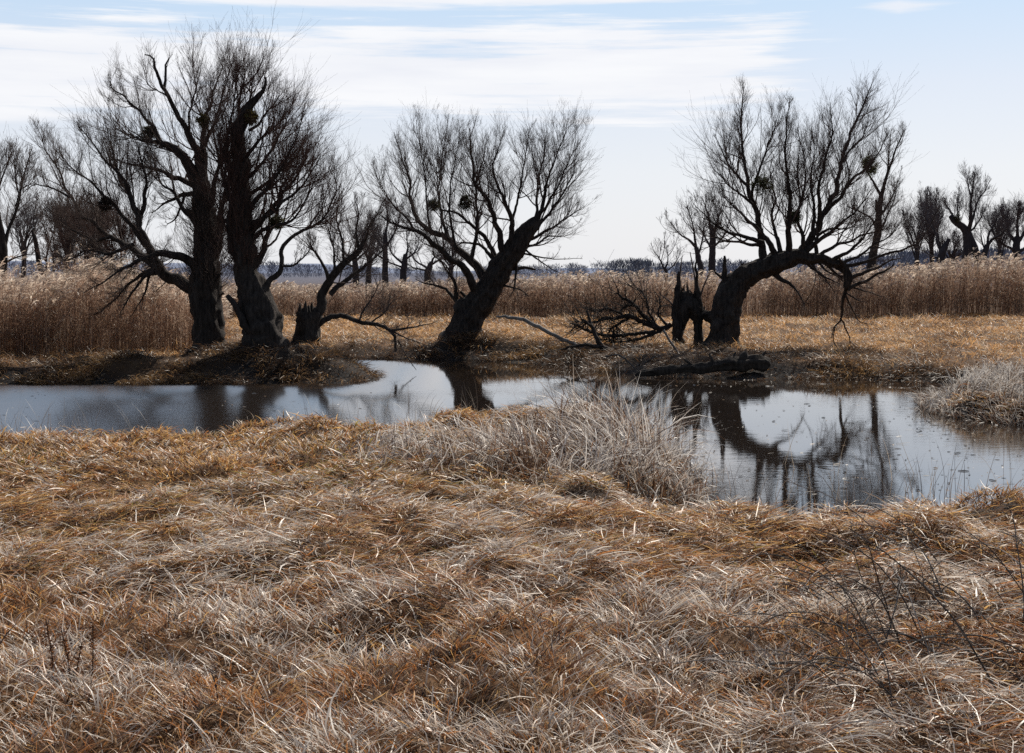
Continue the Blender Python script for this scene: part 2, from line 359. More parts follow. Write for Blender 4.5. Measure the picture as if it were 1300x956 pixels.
# ------------------------------------------------------------------ sedge thickets
def sedge(name, label, cx, cy, h, n, seedshade=1.0, leaner=0.0, red=None):
    z = height(cx, cy); n = len(cx)
    fl = fbm(cx, cy, 1.1, 91) * 5 * math.pi
    phi = fl * .6 + rng.normal(leaner, .9, n)
    L = h * U(.55, 1.2, n)
    up = rng.random(n) < .12
    e0 = np.radians(U(48, 88, n)); e1 = np.where(up, np.radians(U(50, 80, n)), np.radians(U(-55, 35, n)))
    pale = sstep(.43, .57, fbm(cx, cy, .8, 93)) if red is None else red
    pal = [(.96, .91, .84), (.68, .58, .48), (.27, .15, .085), (.08, .05, .04)]
    prob = np.stack([.28 + .9 * pale, .35 + 0 * pale, .45 - .35 * pale, .26 - .14 * pale], 1)
    c, k = pick(pal, prob); c = c * seedshade
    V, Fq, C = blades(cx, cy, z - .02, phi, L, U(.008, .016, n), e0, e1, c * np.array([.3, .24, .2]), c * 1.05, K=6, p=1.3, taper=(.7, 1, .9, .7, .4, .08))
    o = mk(name, V, Fq, SEDGE, C=C, smooth=False, origin=(float(cx.mean()), float(cy.mean()), float(z.mean())))
    return tag(o, label, 'sedge')
n = 60000
bb = on_plane(np.array([440, 910]), np.array([640, 520]), -.15)
cx = rng.uniform(-3.4, 3.2, n); cy = rng.uniform(14.2, 22.5, n); d = sedge_d(cx, cy); s = sdist(cx, cy)
k = (rng.random(n) < np.clip(1.5 - d * .75, 0, 1) * .27) & (s > -.25)
cx, cy, d = cx[k], cy[k], d[k]
hh = np.interp(d, [0, .8, 2.0], [1.12, .92, .45]) * (.8 + .4 * fbm(cx, cy, .9, 97))
hh = hh * np.interp(CX + F * cx / cy, [430, 560, 650, 730, 800, 840, 880], [.40, .44, .54, .84, 1.0, .92, .55])
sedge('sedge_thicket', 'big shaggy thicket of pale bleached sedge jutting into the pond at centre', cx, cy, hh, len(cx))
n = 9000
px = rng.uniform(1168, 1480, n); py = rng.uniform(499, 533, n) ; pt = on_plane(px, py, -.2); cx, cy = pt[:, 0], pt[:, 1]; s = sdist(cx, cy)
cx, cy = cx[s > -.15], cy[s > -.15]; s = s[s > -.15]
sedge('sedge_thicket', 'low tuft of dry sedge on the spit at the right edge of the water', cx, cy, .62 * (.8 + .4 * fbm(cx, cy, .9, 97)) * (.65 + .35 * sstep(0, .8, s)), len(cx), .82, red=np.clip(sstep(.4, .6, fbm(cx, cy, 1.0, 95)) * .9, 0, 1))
# sparse dark stalks standing in the water and along its near edge
def stalks():
    px = np.concatenate([rng.uniform(880, 1300, 150), rng.uniform(0, 130, 130), rng.uniform(380, 620, 120), rng.uniform(130, 380, 40), rng.uniform(700, 880, 60)])
    py = np.concatenate([650 - rng.gamma(1.5, 14, 150), rng.uniform(556, 580, 130), 560 - rng.gamma(1.2, 8, 120), rng.uniform(556, 572, 40), rng.uniform(505, 560, 60)])
    p = on_plane(px, py, WZ); n = len(px)
    z = np.minimum(height(p[:, 0], p[:, 1]), WZ) ; z = np.maximum(z, -.45)
    c, k = pick([(.20, .14, .10), (.36, .29, .22), (.09, .07, .06)], np.ones((n, 3)))
    V, Fq, C = blades(p[:, 0], p[:, 1], z, U(0, 6.28, n), U(.35, .95, n), U(.005, .009, n), np.radians(U(62, 90, n)), np.radians(U(10, 80, n)), c, c, K=6, p=1.6, taper=(.9, 1, .9, .7, .5, .1))
    tag(mk('water_stalks', V, Fq, SEDGE, C=C, smooth=False), 'thin dead stalks standing in the shallow water edge', 'stalks', kind='stuff')
stalks()
def litter():
    n = 900
    px = np.concatenate([rng.uniform(880, 1300, 420), rng.uniform(690, 1130, 200), rng.uniform(0, 480, 160), rng.uniform(1150, 1300, 120)])
    py = np.concatenate([rng.uniform(488, 640, 420), rng.uniform(484, 492, 200), rng.uniform(490, 560, 160), rng.uniform(524, 552, 120)])
    p = on_plane(px, py, WZ + .006); s = sdist(p[:, 0], p[:, 1]); p = p[s < -.05]; n = len(p)
    c, k = pick([(.10, .075, .06), (.05, .04, .035), (.45, .42, .38), (.26, .17, .10)], np.array([[.5, .4, .2, .3]] * n))
    V, Fq, C = blades(p[:, 0], p[:, 1], p[:, 2], U(0, 6.28, n), rng.gamma(1.3, .03, n) + .02, U(.008, .022, n), np.radians(U(0, 7, n)), np.radians(U(-3, 3, n)), c, c, K=3, taper=(.5, 1, .4))
    # lying flat: flatten sideways tilt
    V[:, 2] = np.clip(V[:, 2], WZ + .003, WZ + .02)
    tag(mk('floating_litter', V, Fq, FLOAT, C=C, smooth=False), 'dead leaves and bits of stem floating on the pond', 'litter', kind='stuff')
litter()

# ------------------------------------------------------------------ reeds
def reeds(name, label, x, y, H, wst=.012, bright=1.0):
    n = len(x); z = height(x, y) - .03
    mb = MB()
    lean = rng.normal(0.5, .9, n); tilt = np.abs(rng.normal(0, 5.5, n)) + (rng.random(n) < .05) * U(8, 30, n)
    c, k = pick([(.33, .225, .16), (.27, .165, .11), (.41, .30, .22), (.17, .10, .07)], np.ones((n, 4))); c *= bright
    V, Fq, C = blades(x, y, z, lean, H, U(.8, 1.3, n) * wst, np.radians(90 - tilt * .6), np.radians(88 - tilt * 1.5), c * .8, c, K=4, taper=(1, 1, .8, .5)); mb.add(V, Fq, C)
    for q in range(3):       # leaves
        f = U(.2, .85, n); c2 = c * U(.75, 1.3, n)[:, None]
        V, Fq, C = blades(x, y, z + H * f, U(0, 6.28, n), U(.25, .55, n), U(1.0, 2.0, n) * wst, np.radians(U(45, 80, n)), np.radians(U(-50, 30, n)), c2 * (.6 + .4 * f[:, None]), c2 * (.6 + .4 * f[:, None]), K=3, taper=(.8, 1, .1)); mb.add(V, Fq, C)
    sel = rng.random(n) < .62; xs, ys, zs, Hs = x[sel], y[sel], (z + H * .985)[sel], H[sel]; m_ = len(xs)
    cp_, k = pick([(.50, .40, .31), (.40, .30, .23), (.60, .50, .40)], np.ones((m_, 3))); cp_ *= bright
    dirp = rng.normal(.3, .7, m_)
    for q in range(3):
        V, Fq, C = blades(xs + np.cos(lean[sel]) * Hs * .12, ys + np.sin(lean[sel]) * Hs * .12, zs - U(.0, .1, m_), dirp + rng.normal(0, .5, m_), U(.18, .34, m_), U(2.2, 4.2, m_) * wst, np.radians(U(45, 85, m_)), np.radians(U(-60, 20, m_)), cp_ * .9, cp_, K=4, taper=(.35, 1, .8, .15)); mb.add(V, Fq, C)
    return tag(mb.build(name, REED, smooth=False), label, 'reeds', kind='stuff')
n = 19000
y = 66.5 + rng.gamma(1.2, 2.4, n); x = rng.uniform(-34, 32, n)
y += (fbm(x, 0 * x, 9, 101) - .5) * 3
pxx = CX + F * x / y
top = np.interp(pxx, [-200, 250, 430, 550, 650, 750, 900, 1050, 1150, 1300, 1500], [352, 364, 362, 356, 351, 349, 346, 345, 341, 334, 330])
H = CAMZ - y * (top - HOR) / F; H = H * rng.triangular(.55, .93, 1.14, n) * (.74 + .44 * fbm(x, 0 * y, 3.2, 103))
cut = fbm(x, y, 1.6, 107) > .30; x, y, H = x[cut], y[cut], H[cut]
reeds('reed_bed', 'long brown reed bed with pale plumes behind the meadow', x, y, H, .017, 1.25)
n = 8000
px = rng.uniform(-190, 262, n); D = 35.2 + rng.gamma(1.6, 2.6, n); D = np.clip(D, 35, 52)
x = (px - CX) / F * D; y = D + np.interp(px, [0, 120, 250], [0, .3, 2.2])
H = (1.55 + 1.25 * fbm(x, y, 2.4, 105) + .55 * sstep(38, 46, D)) * U(.72, 1.1, n)
H *= np.interp(px, [-190, 0, 50, 110, 160, 250], [.9, .86, .92, 1.06, .92, .62])
cut = fbm(x, y, 1.2, 109) > .33; x, y, H = x[cut], y[cut], H[cut]
reeds('reed_bed', 'russet reed bed with feathery plumes left of the willows', x, y, H, .011, 1.4)

# ------------------------------------------------------------------ trees
def grow(P0, D0, L, r0, K, trop, wig, r1=.15):
    n = len(P0); P = np.empty((n, K, 3)); P[:, 0] = P0; d = nrm(D0); st = (L / (K - 1))[:, None]
    for k in range(1, K):
        d = nrm(d + np.array([0, 0, 1.]) * trop + rng.normal(0, wig, (n, 3)))
        P[:, k] = P[:, k - 1] + d * st
    R = r0[:, None] * np.linspace(1, r1, K)[None]
    return P, R
def branch_off(P, R, m, t0, t1, a0, a1, rep_len=None):
    """m children on each polyline: start, direction, t, parent radius"""
    n, K, _ = P.shape
    t = rng.uniform(t0, t1, (n, m)); f = t * (K - 1); i = np.minimum(f.astype(int), K - 2); u = (f - i)[..., None]
    rows = np.arange(n)[:, None]
    a = P[rows, i]; b = P[rows, i + 1]; st = a + (b - a) * u; d = nrm(b - a); rr = R[rows, i]
    q = nrm(np.cross(d, rng.normal(0, 1, d.shape))); ang = np.radians(rng.uniform(a0, a1, t.shape))[..., None]
    dd = d * np.cos(ang) + q * np.sin(ang)
    return st.reshape(-1, 3), dd.reshape(-1, 3), t.ravel(), rr.ravel()
def twigs(P, R, L, r, m2, m3, trop, mb, rmin, S=3):
    """levels 2 and 3 on level-1 shoots"""
    V, Fq = tubes(P, np.maximum(R, rmin), 4); mb.add(V, Fq)
    st, dd, t, rr = branch_off(P, R, m2, .1, .97, 14, 40)
    L2 = np.repeat(L, m2) * (.28 + .62 * (1 - t)) * U(.35, 1.5, len(t))
    P2, R2 = grow(st, dd, L2, np.minimum(rr * .6, .0042), 6, trop, .07, .4)
    V, Fq = tubes(P2, np.maximum(R2, rmin), S); mb.add(V, Fq)
    if m3:
        st, dd, t, rr = branch_off(P2, R2, m3, .15, .95, 15, 45)
        L3 = np.repeat(L2, m3) * (.35 + .45 * (1 - t)) * U(.4, 1.3, len(t))
        P3, R3 = grow(st, dd, L3, rr * .75, 4, trop, .09, .5)
        V, Fq = tubes(P3, np.maximum(R3, rmin), S); mb.add(V, Fq)

def limb_pts(nodes, D, dz0, slope):
    nodes = np.array([list(nd_) for nd_ in nodes], float)
    dist = np.concatenate([[0], np.cumsum(np.hypot(np.diff(nodes[:, 0]), np.diff(nodes[:, 1])))]) * D / F
    dz = dz0 + slope * dist + (nodes[:, 3] if nodes.shape[1] > 3 else 0)
    P = at(nodes[:, 0], nodes[:, 1], D + dz)
    return np.concatenate([P, (nodes[:, 2] * (D + dz) / F)[:, None]], 1)
def rough_disp(amp, nr, seed):
    def f(k, th):
        ph = _h(np.int64(seed), np.int64(3), 5) * 6
        a = np.sin(th * nr + ph + .25 * np.sin(k * .35 + seed)) * .5 + np.sin(th * (nr * 2 + 1) + k * .3 + ph * 2) * .28 + np.sin(th * 3 + k * .5 + seed) * .3
        rk = np.abs(np.sin(th * nr * .5 + .6 * vn(th * 1.3, k * .09, 1., seed + 4) * 6)) 
        a = a * .75 - (rk < .25) * .45
        rb = np.random.default_rng(seed + 900); kn = 0
        for _ in range(7 if nr >= 5 else 0):
            kc = rb.uniform(0, float(k.max())); tc_ = rb.uniform(0, 6.28); dt = np.angle(np.exp(1j * (th - tc_)))
            kn = kn + rb.uniform(.12, .34) * np.exp(-(dt / .38) ** 2 - ((k - kc) / rb.uniform(1.6, 3.2)) ** 2)
        return 1 + kn + amp * a + amp * 1.1 * (vn(th * 2.2 + seed, k * .6 + 0., 1., seed) - .5)
    return f
def tree(name, label, cat, D, trunk, limbs, crown=None, group=None, mats=(BARK, LIMB, TWIG), sides=30, amp=.2, seed=1, rmin=.0014, base=None, parts=('trunk', 'limb', 'crown'), step=.12, flat=.5, trunkdens=0, extra_trunks=()):
    global rng
    rng = np.random.default_rng(1000 + seed)
    tp = limb_pts(trunk, D, 0, 0)
    b = base if base is not None else (float(tp[0, 0]), float(tp[0, 1]), hz(tp[0, 0], tp[0, 1]))
    root = empty(name, b, label, cat, group)
    if len(trunk):
        mb = MB()
        for tr in (trunk,) + tuple(extra_trunks):
            q = limb_pts(tr, D, 0, 0)
            foot = q[0].copy()
            if q[0, 2] < b[2] + .6:
                foot[2] = min(b[2], q[0, 2]) - .25; foot[3] *= 1.25; q = np.concatenate([[foot], q])
            sm = smooth_path(q, .07)
            V, Fq = tubes(sm[None, :, :3], sm[None, :, 3], sides, rough_disp(amp, 6, seed))
            mb.add(V, Fq)
        if name == 'willow_tree':
            q = smooth_path(limb_pts(trunk, D, 0, 0), .07); nst = 7 if len(trunk) > 8 else 0
            ks = rng.uniform(.2, .95, nst) * (len(q) - 1)
            for k_ in ks.astype(int):
                dr = nrm(np.array([rng.choice([-1, 1]) * rng.uniform(.5, 1), rng.normal(0, .5), rng.uniform(.1, .9)])); Ls = rng.uniform(.12, .38) + q[k_, 3]
                rs = rng.uniform(.03, .07)
                sp_ = smooth_path(np.array([[*(q[k_, :3]), rs * 1.3], [*(q[k_, :3] + dr * Ls * .6), rs], [*(q[k_, :3] + dr * Ls + np.array([0, 0, .03])), rs * .55]]), .05)
                V, Fq = tubes(sp_[None, :, :3], sp_[None, :, 3], 8, rough_disp(.25, 3, int(k_) + 5)); mb.add(V, Fq)
        mb.build(parts[0], mats[0], root)
    allP = []
    for i, lm in enumerate(limbs):
        opt = {}
        if isinstance(lm, dict): opt = lm; lm = lm['p']
        slope = opt.get('s', rng.uniform(-flat, flat)); dz0 = opt.get('z', 0.)
        sm = smooth_path(limb_pts(lm, D, dz0, slope), step)
        K = len(sm); tt = np.linspace(0, 1, K)
        jit = rng.normal(0, 1, (K, 3)); jit = (jit + np.roll(jit, 1, 0) + np.roll(jit, -1, 0)) / 1.7
        sm[:, :3] += jit * (sm[:, 3:4] * .16 + .006) * np.minimum(1, tt * 6)[:, None]
        sm[:, 3] = np.maximum(sm[:, 3] * opt.get('r', .70) * (1 - .25 * tt), .003)
        thick = sm[:, 3].max() > .05
        V, Fq = tubes(sm[None, :, :3], sm[None, :, 3], 12 if thick else 7, rough_disp(.12, 3, seed + i) if thick else None)
        mk(parts[1], V, Fq, mats[1], root)
        allP.append((sm, opt))
    if crown:
        mb = MB()
        for sm, opt in allP:
            cr = dict(crown); cr.update({k: v for k, v in opt.items() if k in crown})
            P = sm[None, :, :3]; R = sm[None, :, 3]
            ln = np.linalg.norm(np.diff(sm[:, :3], axis=0), axis=1).sum()
            nb = int(round(ln * cr['bough']))
            if nb:
                sb, db, tb, rb = branch_off(P, R, nb, max(.15, cr['t0'] - .1), .8, 25, 62)
                Lb = U(.8, 1.9, nb) * (.45 + .75 * (1 - tb)) * cr['L'] / 1.6
                Pb, Rb = grow(sb, db, Lb, np.minimum(rb * .55, .008 + .011 * Lb), 12, cr['trop'] * .75, .13, .22)
                Vb, Fb = tubes(Pb, Rb, 5); mb.add(Vb, Fb)
                mbn = max(3, int(cr['dens'] * .55))
                st, dd, t, rr = branch_off(Pb, Rb, mbn, .12, .99, 18, 50)
                Ls = np.repeat(Lb, mbn) * U(.25, .6, len(t)) * (.4 + .8 * (1 - t))
                Ps, Rs = grow(st, dd, Ls, np.minimum(rr * .6, .003 + .005 * Ls), 7, cr['trop'], .09, .25)
                twigs(Ps, Rs, Ls, None, max(3, cr['m2'] - 2), max(1, cr['m3'] - 1), cr['trop'] * .8, mb, rmin)
            m1 = max(2, int(ln * cr['dens']))
            st, dd, t, rr = branch_off(P, R, m1, cr['t0'], .99, cr['a0'], cr['a1'])
            dd[:, 1] *= .8
            L = cr['L'] * (.25 + rng.gamma(2.2, .20, m1)).clip(.25, 1.2) * (.14 + 1.1 * (1 - t) ** .75)
            r0 = np.minimum(rr * .5, .0035 + .0055 * L)
            P1, R1 = grow(st, dd, L, r0, 9, cr['trop'], .10, .25)
            twigs(P1, R1, L, r0, cr['m2'], cr['m3'], cr['trop'] * .8, mb, rmin)
        if trunkdens:
            tr = smooth_path(limb_pts(trunk, D, 0, 0), .1)
            m1 = int(trunkdens * len(tr))
            st, dd, t, rr = branch_off(tr[None, :, :3], tr[None, :, 3], m1, .3, .74, 50, 95)
            st = st + dd * rr[:, None] * .8
            L = U(.2, .9, m1) ** 1.3; P1, R1 = grow(st, dd, L, .003 + .004 * L, 7, .26, .13, .3)
            twigs(P1, R1, L, None, 3, 1, .15, mb, rmin)
        if mb.V: mb.build(parts[2], mats[2], root)
    return root

CR = dict(bough=1.5, dens=9, t0=.22, a0=18, a1=50, L=1.6, trop=.12, m2=8, m3=4)
# --- 1 the tall willow
T1 = [(264, 452, 27), (265, 435, 20), (265, 420, 19), (262, 390, 19), (261, 362, 20), (264, 338, 16), (261, 312, 14.5), (262, 285, 13.5), (257, 262, 12.5), (257, 240, 11), (255, 222, 8.5), (257, 200, 6.5), (258, 185, 5)]
L1 = [
 [(258, 252, 13), (245, 217, 11), (235, 197, 10), (216, 180, 8), (202, 170, 6), (195, 152, 4), (177, 127, 2.6), (156, 104, 1.7), (142, 92, 1.2), (138, 74, .6)],
 [(202, 170, 4), (186, 172, 3), (170, 163, 2), (156, 157, 1.6), (147, 150, 1), (141, 138, .6)],
 dict(p=[(256, 240, 11), (254, 208, 8), (248, 180, 7), (237, 153, 6), (229, 135, 5.2), (219, 117, 4.6), (209, 98, 4), (203, 82, 3.6), (197, 66, 3.2), (195, 50, 2.4), (184, 45, 1.2)], dens=3.5, bough=.4, L=1.0),
 dict(p=[(209, 98, 3), (210, 82, 2.7), (212, 62, 2.3), (216, 50, 1.2)], dens=3, bough=0, L=.7),
 [(212, 105, 1.8), (198, 96, 1.2), (188, 88, .9), (184, 70, .6)],
 [(256, 222, 9), (258, 190, 6.5), (258, 160, 5), (262, 135, 3.6), (268, 112, 2.6), (276, 84, 1.6), (281, 63, 1), (284, 48, .6)],
 [(240, 160, 2.4), (240, 130, 2), (246, 110, 1.7), (249, 90, 1.2), (246, 68, .9), (243, 45, .6)],
 [(260, 178, 4), (270, 150, 3), (278, 124, 2.2), (285, 98, 1.5), (290, 70, 1), (292, 48, .6)],
 [(256, 246, 7), (241, 230, 5.4), (218, 219, 4.4), (200, 211, 3.4), (181, 206, 2.5), (155, 199, 1.6), (139, 191, .9)],
 dict(p=[(256, 250, 6), (233, 244, 4.5), (220, 252, 3.4), (208, 259, 2.2), (192, 270, 1)], L=.9),
 dict(p=[(235, 246, 3), (229, 262, 2.4), (222, 278, 1.8), (212, 285, 1)], L=.8),
 [(263, 338, 10), (276, 312, 8), (284, 285, 6.4), (283, 255, 5), (290, 222, 3.6), (288, 190, 2.4), (294, 155, 1.4), (292, 128, .7)],
 [(260, 300, 8), (246, 280, 6), (232, 268, 4.6), (222, 246, 3.2), (206, 232, 2.1), (196, 205, 1.2), (190, 182, .6)],
 [(258, 270, 7), (272, 248, 5.4), (273, 220, 4.2), (281, 195, 3), (278, 168, 1.9), (284, 140, .9)],
 # the great left sub-crown
 dict(p=[(260, 372, 13), (240, 364, 12), (222, 353, 11), (206, 345, 10), (192, 343, 8), (176, 352, 3.6), (158, 366, 2.4), (136, 389, 1.4), (118, 401, .8)], L=.9, trop=.02, t0=.3, dens=12.4),
 dict(p=[(205, 345, 9), (192, 322, 8), (182, 298, 7), (170, 270, 6), (163, 240, 5), (155, 222, 3.8), (136, 201, 2.6), (120, 176, 1.7), (99, 146, .8)], dens=11.8),
 dict(p=[(163, 240, 4), (154, 228, 3.4), (147, 204, 2.4), (141, 176, 1.6), (136, 148, .8)], dens=11.2),
 dict(p=[(200, 340, 8), (178, 324, 7), (158, 309, 5.6), (140, 301, 4.6), (120, 283, 3.8), (105, 277, 3.4), (94, 257, 3), (83, 237, 2.5), (75, 213, 2), (60, 186, 1.5), (55, 170, 1), (47, 148, .6)], dens=10.5),
 dict(p=[(88, 250, 2.2), (66, 238, 1.6), (46, 233, 1.1), (30, 243, .7)], dens=9, L=.8),
 dict(p=[(185, 312, 5), (160, 280, 4), (135, 250, 3), (110, 225, 2), (88, 205, 1.2), (72, 180, .6)], dens=10.5),
 dict(p=[(176, 285, 5), (183, 255, 4), (186, 228, 3), (180, 200, 2), (176, 178, 1)], dens=9.3),
 dict(p=[(262, 348, 11), (244, 334, 9), (226, 325, 8), (205, 321, 7), (182, 328, 4.6), (155, 342, 3), (128, 360, 1.6), (105, 372, .8)], L=1.0, trop=.05, dens=12.4),
 dict(p=[(194, 345, 4), (178, 358, 3), (163, 380, 1.8), (152, 398, .8)], L=.7, trop=-.04, dens=10, m2=4),
 dict(p=[(190, 348, 3), (184, 370, 2), (172, 392, 1), (166, 402, .6)], L=.6, trop=-.04, dens=9, m2=4),
 dict(p=[(140, 301, 3), (118, 305, 2.2), (98, 295, 1.6), (76, 280, 1), (58, 262, .6)], dens=9.9),
 dict(p=[(170, 310, 4), (140, 322, 3), (112, 318, 2), (86, 330, 1.2), (70, 322, .6)], dens=18, L=1.1),
]
def lower(ns, f=.885):
    return [(n_[0], n_[1] if n_[1] > 250 else 250 - (250 - n_[1]) * f) + tuple(n_[2:]) for n_ in ns]
T1 = lower(T1); L1 = [dict(l_, p=lower(l_['p'])) if isinstance(l_, dict) else lower(l_) for l_ in L1]
tree('willow_tree', 'tallest willow, with a bare antler-like top, leftmost of the two big trunks', 'tree', 34.6, T1, L1, CR, 'old willows by the pond', seed=1, trunkdens=14)
# --- 2 the brushy willow right of it
T2 = [(338, 449, 31), (335, 432, 26), (333, 415, 25), (327, 390, 23), (319, 364, 18), (312, 342, 14), (311, 315, 13.5), (307, 285, 12.5), (308, 255, 11.5), (304, 228, 10.5), (306, 202, 9.5), (302, 178, 8.5), (304, 150, 7.5), (310, 134, 7.5), (317, 120, 5), (326, 108, 3.4), (334, 97, 2.3), (337, 86, 1.6), (337, 78, .9)]
L2 = [
 dict(p=[(288, 375, 4), (297, 385, 6), (306, 402, 8), (316, 420, 9), (324, 440, 11)], s=0, z=-.35, dens=2, L=.4),
 dict(p=[(335, 372, 6), (342, 358, 5.5), (354, 346, 5), (358, 332, 4.4), (358, 317, 4), (369, 302, 3.6), (385, 292, 3.2), (398, 287, 2.8), (411, 278, 2.2), (421, 256, 1.8), (427, 236, 1.4), (425, 218, 1), (427, 198, .6)], t0=.45, dens=9.3),
 dict(p=[(358, 338, 2.6), (373, 336, 2.2), (385, 328, 1.6), (396, 312, 1), (402, 300, .6)], L=.6),
 dict(p=[(318, 306, 5), (330, 296, 4.4), (344, 288, 3.8), (360, 286, 3), (374, 276, 2.4), (386, 258, 1.8), (396, 238, 1.3), (404, 212, .7)], dens=9.3),
 [(316, 352, 9), (298, 322, 7), (291, 292, 5.6), (294, 262, 4.2), (285, 232, 3), (286, 200, 1.8), (280, 172, .8)],
 [(318, 345, 8), (334, 322, 6), (340, 296, 4.6), (352, 272, 3.4), (355, 244, 2.4), (366, 218, 1.5), (370, 190, .7)],
 [(313, 305, 6), (334, 278, 4.6), (354, 252, 3.4), (372, 226, 2.4), (386, 200, 1.6), (396, 170, .7)],
 [(313, 290, 5), (340, 272, 4), (366, 252, 3), (386, 230, 2), (402, 202, 1.2), (408, 188, .6)],
 [(312, 268, 5), (332, 246, 4), (350, 220, 3), (366, 190, 2.2), (378, 158, 1.4), (385, 130, .7)],
 [(311, 250, 4), (336, 232, 3.2), (360, 210, 2.3), (378, 188, 1.6), (390, 160, .7)],
 [(309, 232, 4), (326, 210, 3.2), (344, 184, 2.5), (358, 156, 1.8), (368, 128, 1.2), (373, 106, .6)],
 [(312, 195, 4), (320, 182, 3.2), (337, 160, 2.5), (354, 144, 1.6), (364, 122, .8)],
 [(316, 155, 3), (326, 148, 2.6), (338, 130, 2), (350, 115, 1.4), (356, 100, .7)],
 [(302, 232, 5), (292, 208, 4.2), (288, 180, 3.4), (291, 150, 2.6), (296, 118, 1.8), (300, 88, 1.2), (302, 60, .6)],
 [(304, 165, 4), (302, 140, 3), (304, 112, 2.3), (310, 84, 1.5), (316, 60, .7)],
 [(306, 142, 3), (316, 120, 2.4), (319, 100, 1.8), (320, 80, 1.2), (326, 62, .6)],
 [(300, 262, 5), (290, 242, 4), (280, 215, 3), (276, 185, 2.4), (268, 150, 1.6), (262, 120, .8)],
]
T2 = lower(T2); L2 = [dict(l_, p=lower(l_['p'])) if isinstance(l_, dict) else lower(l_) for l_ in L2]
tree('willow_tree', 'brushy willow with upright trunk full of shoots, right of the tallest one', 'tree', 33.6, T2, L2, dict(CR, dens=10, L=1.75, bough=1.9, a0=22, a1=62), 'old willows by the pond', mats=(BARK, LIMB, TWIGR), seed=2, trunkdens=13)
# --- 3 the broken willow
T3 = [(388, 444, 24), (390, 432, 18), (391, 418, 15), (392, 405, 15), (392, 396, 14)]
L3 = [
 dict(p=[(398, 408, 10), (404, 392, 9.5), (411, 376, 9), (419, 358, 8), (433, 340, 7.4), (449, 325, 6.4), (460, 312, 4.6), (465, 300, 3.2), (471, 285, 2.2), (480, 270, 1.3), (487, 254, .7)], s=.1, t0=.4),
 dict(p=[(419, 374, 5), (438, 356, 4.6), (456, 344, 3.6), (472, 330, 2.4), (488, 317, 1.2)], L=1.0),
 dict(p=[(417, 356, 4), (410, 336, 3), (401, 321, 2), (391, 303, 1)], L=1.1),
 dict(p=[(437, 338, 3), (434, 305, 2.4), (427, 275, 1.8), (431, 240, .8)], L=1.0),
 dict(p=[(424, 350, 3), (425, 325, 2.2), (420, 300, 1.6), (412, 280, .8)], L=1.0),
 dict(p=[(455, 318, 3), (452, 296, 2.2), (455, 272, 1.5), (450, 250, .7)], L=1.0),
 dict(p=[(400, 416, 6), (408, 409, 5.6), (416, 403, 5.2), (427, 400.5, 5), (443, 404, 4.8), (461, 410, 4.4), (478, 411.5, 4), (491, 418, 3.6), (501, 427, 3.4), (503, 440, 3.2), (503, 447, 3)], s=0, t0=.35, L=.95, dens=8.1),
 dict(p=[(494, 421, 3), (503, 419, 2.6), (516, 417, 2), (531, 414, 1.5), (545, 411, 1), (556, 407, .6)], L=.5, dens=3.1),
 dict(p=[(496, 420, 2), (508, 425, 1.6), (522, 431, 1.1), (537, 437, .6)], L=.4, dens=2.5),
 dict(p=[(456, 408, 2), (462, 392, 1.8), (472, 378, 1.4), (480, 364, 1), (474, 350, .6)], L=.8),
 dict(p=[(470, 411, 1.8), (486, 398, 1.5), (498, 384, 1), (512, 376, .6)], L=.7),
 dict(p=[(505, 432, 1.6), (512, 444, 1.3), (520, 457, 1), (528, 470, .6)], L=.3, dens=3, trop=-.05),
]
t3 = tree('willow_tree', 'broken willow stump with a leaning limb and a low arching branch', 'tree', 34.6, T3, L3, dict(CR, dens=9, L=1.3), 'old willows by the pond', seed=3)
mb = MB()
for (x_, w_, h_) in ((380, 3.4, 12), (384, 2.6, 5), (387, 3, 15), (391, 3, 9), (395, 3, 13), (399, 3, 6)):
    q = limb_pts([(x_, 402, w_ * 1.5), (x_ + .4, 396, w_ * 1.2), (x_ + .8, 394 - h_ * .5, w_ * .6), (x_ + 1, 396 - h_, .15)], 34.6, -.05 + .1 * (x_ % 3), 0)
    sm = smooth_path(q, .05); V, Fq = tubes(sm[None, :, :3], sm[None, :, 3], 7, rough_disp(.2, 2, int(x_))); mb.add(V, Fq)
mb.build('splinter', BARK, t3)
